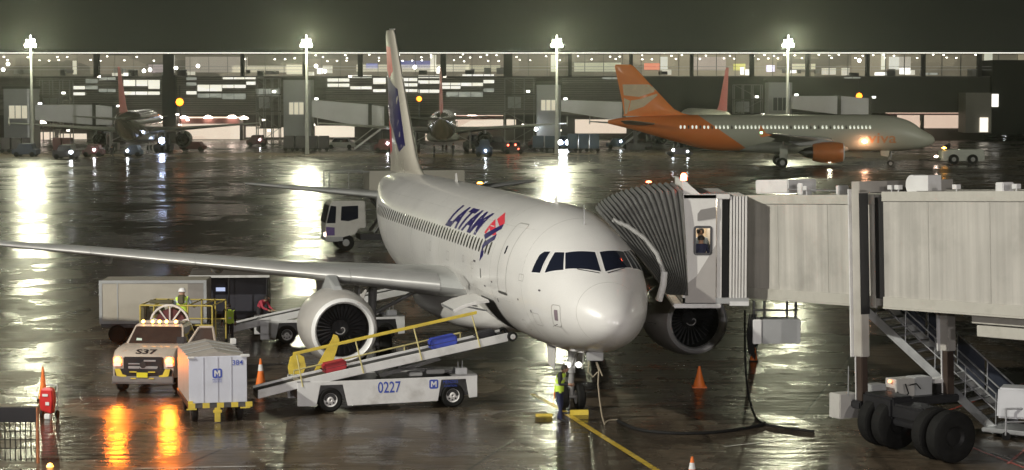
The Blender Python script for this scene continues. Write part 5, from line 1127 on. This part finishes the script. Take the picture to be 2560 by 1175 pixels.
# ---- amber lamps hung on thin poles
for i,(px,py,lab) in enumerate(((450,255,'amber warning lamp on a pole before the far terminal, left of the lamp mast'),(1048,247,'small amber warning lamp on a pole just right of the white airliner tail'),(2147,240,'amber warning lamp above the far grey bridge behind the orange airliner'))):
    Y=340; a=at(px,py,Y); t=thing('amber_lamp_post',lab,'signal lamp',(a.x,Y,0),0,'amber lamps before the terminal')
    MB().tube((0,0,0),(0,0,a.z+2.5),.09).build('pole',dmetal,t); r_=(.62,.42,.5)[i]
    MB().lathe([(-r_,.005),(-r_*.7,r_*.7),(0,r_),(r_*.7,r_*.7),(r_,.005)],'z',(0,-.35,a.z),14).build('lamp_globe',emit('amber_globe',(1,.24,.01),5),t,True)
# ---- gate houses and far boarding bridges
gatem=mat('gate_house_wall',(.30,.31,.32),.55,0,.08,.3); gwin=emit('gate_window_light',(1,.9,.65),.5); gdark=mat('gate_dark_window',(.04,.05,.06),.3)
def gate(lab,x0,x1,y0,y1,Y,win_,lit=True):
    a,b=fbox(x0,x1,y0,y1,Y,5); t=thing('gate_house',lab,'gate house',(a[0],Y,0),0,'gate houses of the far bridges'); w=b[0]-a[0]
    MB().span((0,0,0),(w,5,b[2])).build('wall',gatem,t,False,.05)
    MB().span((-.2,-.2,b[2]),(w+.2,5.2,b[2]+.35)).build('roof',darkw,t)
    MB().span((w*.83,-.12,0),(w*.9,-.01,b[2])).build('downpipe',steel,t)
    q0=at(win_[0],win_[2],Y); q1=at(win_[1],win_[3],Y)
    o=MB().span((q0.x-a[0],-.1,q1.z),(q1.x-a[0],-.01,q0.z)).build('window',gwin if lit else gdark,t)
    m=MB()
    for k in range(4): xx=q0.x-a[0]+(q1.x-q0.x)*k/3; m.span((xx-.06,-.16,q1.z),(xx+.06,-.11,q0.z))
    m.build('window_bars',greyp,o); return t
gate('grey gate house with a bright window at the far left edge',8,82,222,372,325,(22,70,264,296))
gate('grey gate house beside the lamp mast left of the white airliner tail',708,778,200,340,325,(722,760,256,286))
gate('grey gate house with a striped bright window right of the white airliner tail',1342,1402,212,330,325,(1352,1390,250,276))
gate('grey gate house with a dark window above the orange airliner fuselage',1922,1980,206,300,325,(1932,1968,244,276),False)
def far_bridge(lab,pts,Y,dark=False):
    """pts: list of (px, ytop, ybot) along the tunnel"""
    t=thing('far_boarding_bridge',lab,'boarding bridge',(at(pts[0][0],pts[0][1],Y).x,Y,0),0,'boarding bridges along the far terminal'); x0=t.location.x
    for i,(p,q) in enumerate(zip(pts,pts[1:])):
        a,b,c,d=at(p[0]+(2 if i else 0),p[1],Y),at(p[0],p[2],Y),at(q[0]-2,q[2],Y),at(q[0],q[1],Y)
        MB().prism([(a.x-x0,a.z),(b.x-x0,b.z),(c.x-x0,c.z),(d.x-x0,d.z)],'xz',0,2.4).build('tunnel_section',mat('far_tunnel_paint',(.50,.50,.54),.5,0,.1,.3),t)
    for p in pts[1:]:
        a=at(p[0],p[1],Y); b=at(p[0],p[2],Y); MB().span((a.x-x0-.25,-.12,b.z-.1),(a.x-x0+.25,2.5,a.z+.2)).build('section_frame',colm,t)
    e_=pts[-1]; a=at(e_[0]-15,e_[2],Y); MB().span((a.x-x0-.25,.4,0),(a.x-x0+.25,.9,a.z)).span((a.x-x0-.25,1.6,0),(a.x-x0+.25,2.1,a.z)).span((a.x-x0-1.3,.1,.0),(a.x-x0+1.3,2.3,1.0)).build('drive_column',dmetal,t)
    for p in (pts[0],pts[-1]): q=at(p[0]+10,p[1]-3,Y); MB().box((q.x-x0,.5,q.z+.0),(.5,.3,.25)).build('roof_lamp',emit('far_bridge_lamp',(1,1,.95),5),t)
    return t
far_bridge('grey far bridge sloping from the left gate house towards the red-tailed airliner',[(88,262,300),(235,262,312),(285,268,312)],318)
far_bridge('grey far bridge sloping down to the right towards the white airliner tail',[(780,250,292),(925,262,320),(965,268,322)],318)
far_bridge('grey far bridge whose end is hidden behind the orange tail',[(1404,250,278),(1560,255,303),(1605,260,300)],318)
far_bridge('pale far bridge standing above the forward fuselage of the orange airliner',[(1982,240,272),(2098,240,286),(2176,246,286)],318)
# dark equipment mass in front of gates: containers and carts
def dolly_row(lab,px0,px1,py0,py1,Y,m,cat='baggage cart',name='container_cart',n=3,group=None):
    a=at(px0,py1,Y); b=at(px1,py0,Y); w=(b.x-a.x)/n
    t=thing(name,lab,cat,(a.x,Y,0),0,group)
    for k in range(n): MB().span((k*w+.1,0,.5),((k+1)*w-.1,2,b.z)).build('container',m,t,False,.04)
    c=MB()
    MB().span((0,.1,.32),(w*n,1.9,.48)).build('frame',blackp,t)
    for k in range(n):
        for s in (.2,.8): MB().lathe([(-.1,.26),(.1,.26)],'y',(k*w+w*s,.1,.26),10,caps=True).build('wheel',tyre,t)
    return t
dk=mat('dark_container',(.05,.045,.05),.5,0,.2,.5); bk=mat('blue_dark_container',(.04,.06,.10),.45,0,.2,.5); dr_=mat('dark_red_container',(.10,.03,.03),.5,0,.2,.5)
dolly_row('row of dark containers before the gate house left of the airliner tail',708,822,340,372,312,dk,n=4)
dolly_row('dark container carts under the leftmost gate house',0,80,345,385,305,dk,n=3)
dolly_row('dark blue container train between the lamp mast and the orange tail',1418,1500,335,366,308,bk,n=3)
dolly_row('dark blue containers left of the bright headlamps',1330,1392,340,368,312,bk,n=2)
dolly_row('dark container carts beside the left airliner nose',130,178,345,392,300,dr_,n=2)
# far vehicles
def vehicle(lab,px,py,w,h,d,m,lamps=None,name='tow_tractor',cat='vehicle',Y=None,glassy=True):
    p=gnd(px,py); t=thing(name,lab,cat,(p.x,p.y,0))
    MB().prism([(-w/2,.3),(-w/2,h*.55),(-w*.32,h*.6),(-w*.22,h),(w*.30,h),(w*.36,h*.6),(w/2,h*.55),(w/2,.3)],'xz',0,d).build('body',m,t,False,.06)
    if glassy: MB().prism([(-w*.29,h*.62),(-w*.20,h*.94),(w*.26,h*.94),(w*.31,h*.62)],'xz',-.03,-.005).build('window',glass,t)
    for x in(-w*.32,w*.32):
        for y in(.1,d-.1): MB().lathe([(-.12,.32),(.12,.32)],'y',(x,y,.32),14,caps=True).build('wheel',tyre,t)
    for (x,z,c,s,r_) in (lamps or []):
        MB().lathe([(-.12,.005),(-.08,r_*.8),(0,r_)],'y',(x,-.05,z),12).build('lamp',emit('lamp_%s'%c,{'w':(.9,.95,1),'r':(1,.08,.04),'a':(1,.45,.05),'b':(.6,.7,1)}[c],s),t,True)
    return t
v=vehicle('small tractor facing the viewer with two dazzling white headlamps',1410,372,2.4,1.9,3,bk,[(-.55,.95,'w',60,.34),(.55,.95,'w',60,.34)])
hl=light('SPOT','headlamp_beam',(0,-.3,.95),900,(.85,.92,1),.25,v,spot_size=R(100)); hl.rotation_euler=Vector((0,-1,-.12)).to_track_quat('-Z','Y').to_euler()
vehicle('low dark tractor with two small red tail lamps right of the airliner tail',1285,385,2.8,1.7,3,dk,[(-.8,1.2,'r',10,.14),(.2,1.25,'r',10,.14),(.6,.7,'r',5,.1)])
vehicle('dark van beyond the airliner tail',1180,378,2.6,2.4,4,dk)
vehicle('white pickup parked before the far stair',850,372,4.2,1.6,2,mat('far_white_paint',(.45,.45,.44),.4))
vehicle('dark car at the far right near the terminal corner',2530,338,5.0,1.8,2,darkw,[(-1.4,1.5,'w',1.5,.12)])
vehicle('tractor with one bright bluish lamp under the left airliner wing',405,382,2.4,2.0,3,dk,[(.0,1.7,'b',70,.42)])
vehicle('dark baggage tractor standing before the left airliner tail',160,398,3.0,1.8,3,dk,[(.9,.9,'w',6,.2)])
vehicle('dark loader vehicle under the right wing of the far middle airliner',1240,380,3.4,2.2,3,dk)
for px,py,w,h,lab,lm in ((60,392,3.2,1.7,'dark cart at the left edge below the leftmost gate house',None),(230,392,2.6,1.6,'dark tug under the left wing of the red-tailed airliner',[(.3,.9,'w',8,.15)]),(330,392,2.2,1.5,'dark generator cart below the fuselage of the red-tailed airliner',[(-.6,.8,'w',9,.16)]),(480,378,3.6,1.3,'low dark dolly under the engine of the red-tailed airliner',None),(640,366,3.0,1.7,'dark tug by the steel frame left of the gate house',[(.6,1,'w',4,.12)]),(960,380,2.8,1.8,'dark service cart just left of the white tail',[(.5,1.2,'w',7,.15)]),(1210,392,2.2,2.2,'tall dark cart under the right wing of the middle airliner',[(.2,.8,'w',6,.14)]),(1340,372,2.4,1.8,'dark tug with a bright side lamp left of the gate house',[(0,2.9,'w',14,.24)]),(1545,372,3.4,1.5,'dark flat dolly below the orange tail',[(.4,1.1,'w',4,.12)]),(1700,392,3.4,1.1,'low dolly with lamps beneath the orange fuselage',[(-.9,.9,'w',7,.14),(1.,.7,'w',5,.12)])):
    vehicle(lab,px,py,w,h,2.6,rr.choice((dk,bk,dr_)),lm,'ground_cart','cart',None,False)
# far stair trucks
for px,py,lab,s in ((925,378,'mobile stair standing left of the white airliner tail',1),(1590,372,'mobile stair under the orange tail',1)):
    p=gnd(px,py); t=thing('mobile_stair',lab,'mobile stair',(p.x,p.y,0)); b=MB()
    for y in (0,1.2): b.rings([[(-2.2,y,.2),(-2.2,y+.08,.2),(-2.2,y+.08,.5),(-2.2,y,.5)],[(1.8,y,3.2),(1.8,y+.08,3.2),(1.8,y+.08,3.5),(1.8,y,3.5)]])
    b.build('stringer',steel,t); b=MB()
    for k in range(13): b.box((-2.1+k*.32,.6,.35+k*.24),(.28,1.1,.05))
    b.build('treads',steel,t); MB().tube((-2.2,0,1.2),(1.8,0,4.3),.04).tube((1.8,0,3.3),(1.8,0,4.3),.04).tube((-2.2,0,.3),(-2.2,0,1.2),.04).build('handrail',steel,t); MB().span((.6,0,.3),(2.4,1.3,.9)).tube((1.6,.3,.8),(1.6,.3,3.3),.08).tube((1.6,1.,.8),(1.6,1.,3.3),.08).build('undercarriage',dmetal,t)
# far people
for px,py,lab in ((1085,395,'small dark figure walking under the far middle airliner'),(1133,392,'small figure standing right of the far middle airliner nose gear'),(2365,332,'distant figure by the lit hall at the right'),(2385,334,'distant figure bending beside the lit hall'),(2461,331,'distant figure standing in the bright doorway'),(2372,385,'figure in dark clothing beside the tow tractor of the orange airliner'),(280,400,'small figure under the left wing of the red-tailed airliner')):
    p=gnd(px,py); person(lab,(p.x,p.y,0),random.uniform(0,6),{},darkc,darkc,None,None,(.02,.015,.012),1.05,False)
# ---- orange airliner, side on, nose to the right
def two_tone(name,ca,cb,x0,k):
    m=mat(name,ca,.45,0,.06,.4); nt=m.node_tree; N=nt.nodes; L=nt.links; p=N['Principled BSDF']
    t=N.new('ShaderNodeTexCoord'); s=N.new('ShaderNodeSeparateXYZ'); L.new(t.outputs['Object'],s.inputs[0])
    a=N.new('ShaderNodeMath'); a.operation='MULTIPLY_ADD'; L.new(s.outputs[2],a.inputs[0]); a.inputs[1].default_value=-k; L.new(s.outputs[0],a.inputs[2])
    g_=N.new('ShaderNodeMath'); g_.operation='GREATER_THAN'; L.new(a.outputs[0],g_.inputs[0]); g_.inputs[1].default_value=x0
    mx=N.new('ShaderNodeMix'); mx.data_type='RGBA'; L.new(g_.outputs[0],mx.inputs[0]); mx.inputs[6].default_value=(*ca,1); mx.inputs[7].default_value=(*cb,1); L.new(mx.outputs[2],p.inputs['Base Color']); return m
orp=mat('orange_livery',(.95,.29,.06),.35,0,.06,.5,0,20,.5,.2); org=mat('fuselage_grey',(.40,.42,.36),.4)
A2=dict(A1); A2.update(body=two_tone('orange_and_grey_livery',(.46,.47,.38),(.78,.21,.035),18.6,1.45),body2=org,engine=mat('orange_nacelle',(.55,.17,.04),.4),fin=orp,wing=mat('far_wing_paint',(.25,.25,.24),.5),stab=mat('far_stab_paint',(.36,.30,.24),.5),tipfence=orp,window=mat('unlit_window',(.1,.1,.09),.3),engine2=greyp,lamp=emit('far_gear_lamp',(1,.9,.8),8),rim=greyp)
OY=252.0; n0=at(2342,352,OY); orx=thing
oj,ofus,obvh,ofin,ofinb=make_airliner('passenger_airliner','grey airliner with orange tail and orange engine, standing side on at the right',(n0.x,OY+1.2,0),math.pi-R(3.0),A2,False,True,None,True,emit('cabin_light',(.95,1,.8),.8))
for pts in ([(32.3,9.45),(35.9,9.45),(35.75,8.2),(34.0,8.0),(31.7,8.75)],[(31.4,8.55),(33.9,7.75),(34.9,7.6),(35.2,6.3),(33.4,6.9)],[(35.75,7.9),(35.0,7.55),(35.35,6.1),(35.6,6.0)]):
    for sg in (1,-1): q=[(-x*sg,z) for x,z in pts]; patch('pale_leaf',poly1(q if sg>0 else q[::-1]),ofinb,(0,0,0),(-sg,0,0),(0,0,1),mat('pale_leaf_paint',(.75,.62,.42),.4),ofin,.02,.6)
vs,fs=text_polys('viva',1.7,0,1.25,.02); patch('lettering',([(v[0]-6.2,v[1]-.9) for v in vs],fs),obvh,(0,0,4.2),(-1,0,0),(0,0,1),mat('faded_orange',(.60,.30,.14),.5),oj,.012,.4)
b=MB().lathe([(-.18,.005),(0,.3),(.18,.005)],'z',(8.2,1.9,2.9),10).build('anti_collision_lamp',emit('red_white_strobe',(1,.45,.25),45),oj,True)
MB().box((20.9,17.0,4.25),(.25,.2,.2)).build('green_tip_lamp',emit('green_nav_lamp',(.2,1,.5),10),oj)
light('POINT','strobe_light',(8.2,2.6,2.2),120,(1,.5,.3),.2,oj)
light('POINT','belly_light',(12.5,5.8,.7),200,(1,.95,.7),.3,oj)
p=gnd(2428,411); t=thing('tow_tractor','low wide tow tractor with two big wheels at the nose of the orange airliner','tow tractor',(p.x-2.6,p.y,0))
MB().prism([(-.8,.4),(-.8,1.6),(.2,1.75),(4.0,1.75),(4.2,1.2),(4.2,.4)],'xz',0,2.6).build('body',org,t,False,.06)
for x in(.5,2.75): 
    w=MB().lathe([(-.2,.25),(-.22,.6),(.22,.6),(.2,.25)],'y',(x,-.05,.6),22,caps=True).build('wheel',tyre,t,True); MB().lathe([(-.29,.02),(-.27,.26),(-.2,.27)],'y',(x,-.03,.6),16).build('rim',mat('tug_rim',(.3,.3,.28),.5),w,True)
MB().tube((-.8,1,.6),(-3.4,1,.5),.08).build('tow_bar',dmetal,t)
MB().box((-.2,.5,2.1),(.5,.5,.5)).build('cab',glass,t); MB().lathe([(-.15,.005),(0,.3),(.15,.005)],'z',(-.6,.2,1.95),12).build('amber_beacon',emit('tug_amber',(1,.42,.05),22),t,True)
MB().lathe([(-.15,.005),(0,.28),(.15,.005)],'z',(-1.6,-.2,.95),12).build('white_lamp',emit('tug_white_lamp',(1,.75,.6),30),t,True)
# ---- nose-in airliners seen from behind
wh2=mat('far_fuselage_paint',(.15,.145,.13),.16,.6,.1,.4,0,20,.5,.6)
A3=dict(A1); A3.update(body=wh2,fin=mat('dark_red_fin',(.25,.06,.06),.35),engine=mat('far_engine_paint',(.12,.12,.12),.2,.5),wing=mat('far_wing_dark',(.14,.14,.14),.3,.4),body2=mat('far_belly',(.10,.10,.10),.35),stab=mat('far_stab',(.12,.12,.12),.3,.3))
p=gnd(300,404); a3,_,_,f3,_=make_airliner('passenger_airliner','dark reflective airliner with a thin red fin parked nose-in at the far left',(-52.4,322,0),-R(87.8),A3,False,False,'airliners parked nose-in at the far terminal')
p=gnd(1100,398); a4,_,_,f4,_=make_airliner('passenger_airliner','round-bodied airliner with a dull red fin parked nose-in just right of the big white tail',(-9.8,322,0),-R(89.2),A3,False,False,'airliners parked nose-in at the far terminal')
A5=dict(A3); A5.update(body=mat('pale_far_fuselage',(.50,.50,.46),.35),fin=mat('pink_red_fin',(.42,.10,.10),.35,0,.1,.5,0,20,.5,.4))
p=at(1712,280,300); a5,_,_,f5,_=make_airliner('passenger_airliner','white airliner with a reddish fin, mostly hidden behind the orange airliner',(26.3,337,0),-R(85),A5,False,False)
# lamps low on the apron behind the main airliner
for px,py,c,lab in ((1622,452,'r','small red lamp on the far apron left of the bridge beacon'),(1200,455,'a','small amber lamp on the apron beyond the white fuselage')):
    p=gnd(px,py,.5); beacon(p.x,p.y,0.3,'ground_lamp',lab,redl if c=='r' else ambl,.26)
# ---------------------------------------------------------------- damp night air
hz=bpy.data.materials.new('haze_air'); hz.use_nodes=True; N=hz.node_tree.nodes; N.clear(); o=N.new('ShaderNodeOutputMaterial'); v=N.new('ShaderNodeVolumePrincipled'); hz.node_tree.links.new(v.outputs[0],o.inputs['Volume'])
v.inputs['Color'].default_value=(.9,.95,.86,1); v.inputs['Density'].default_value=HAZE; v.inputs['Anisotropy'].default_value=.84
hb=MB().span((-130,-14,-1),(150,420,34)).build('haze',hz); tag(hb,None,None,None,'stuff')
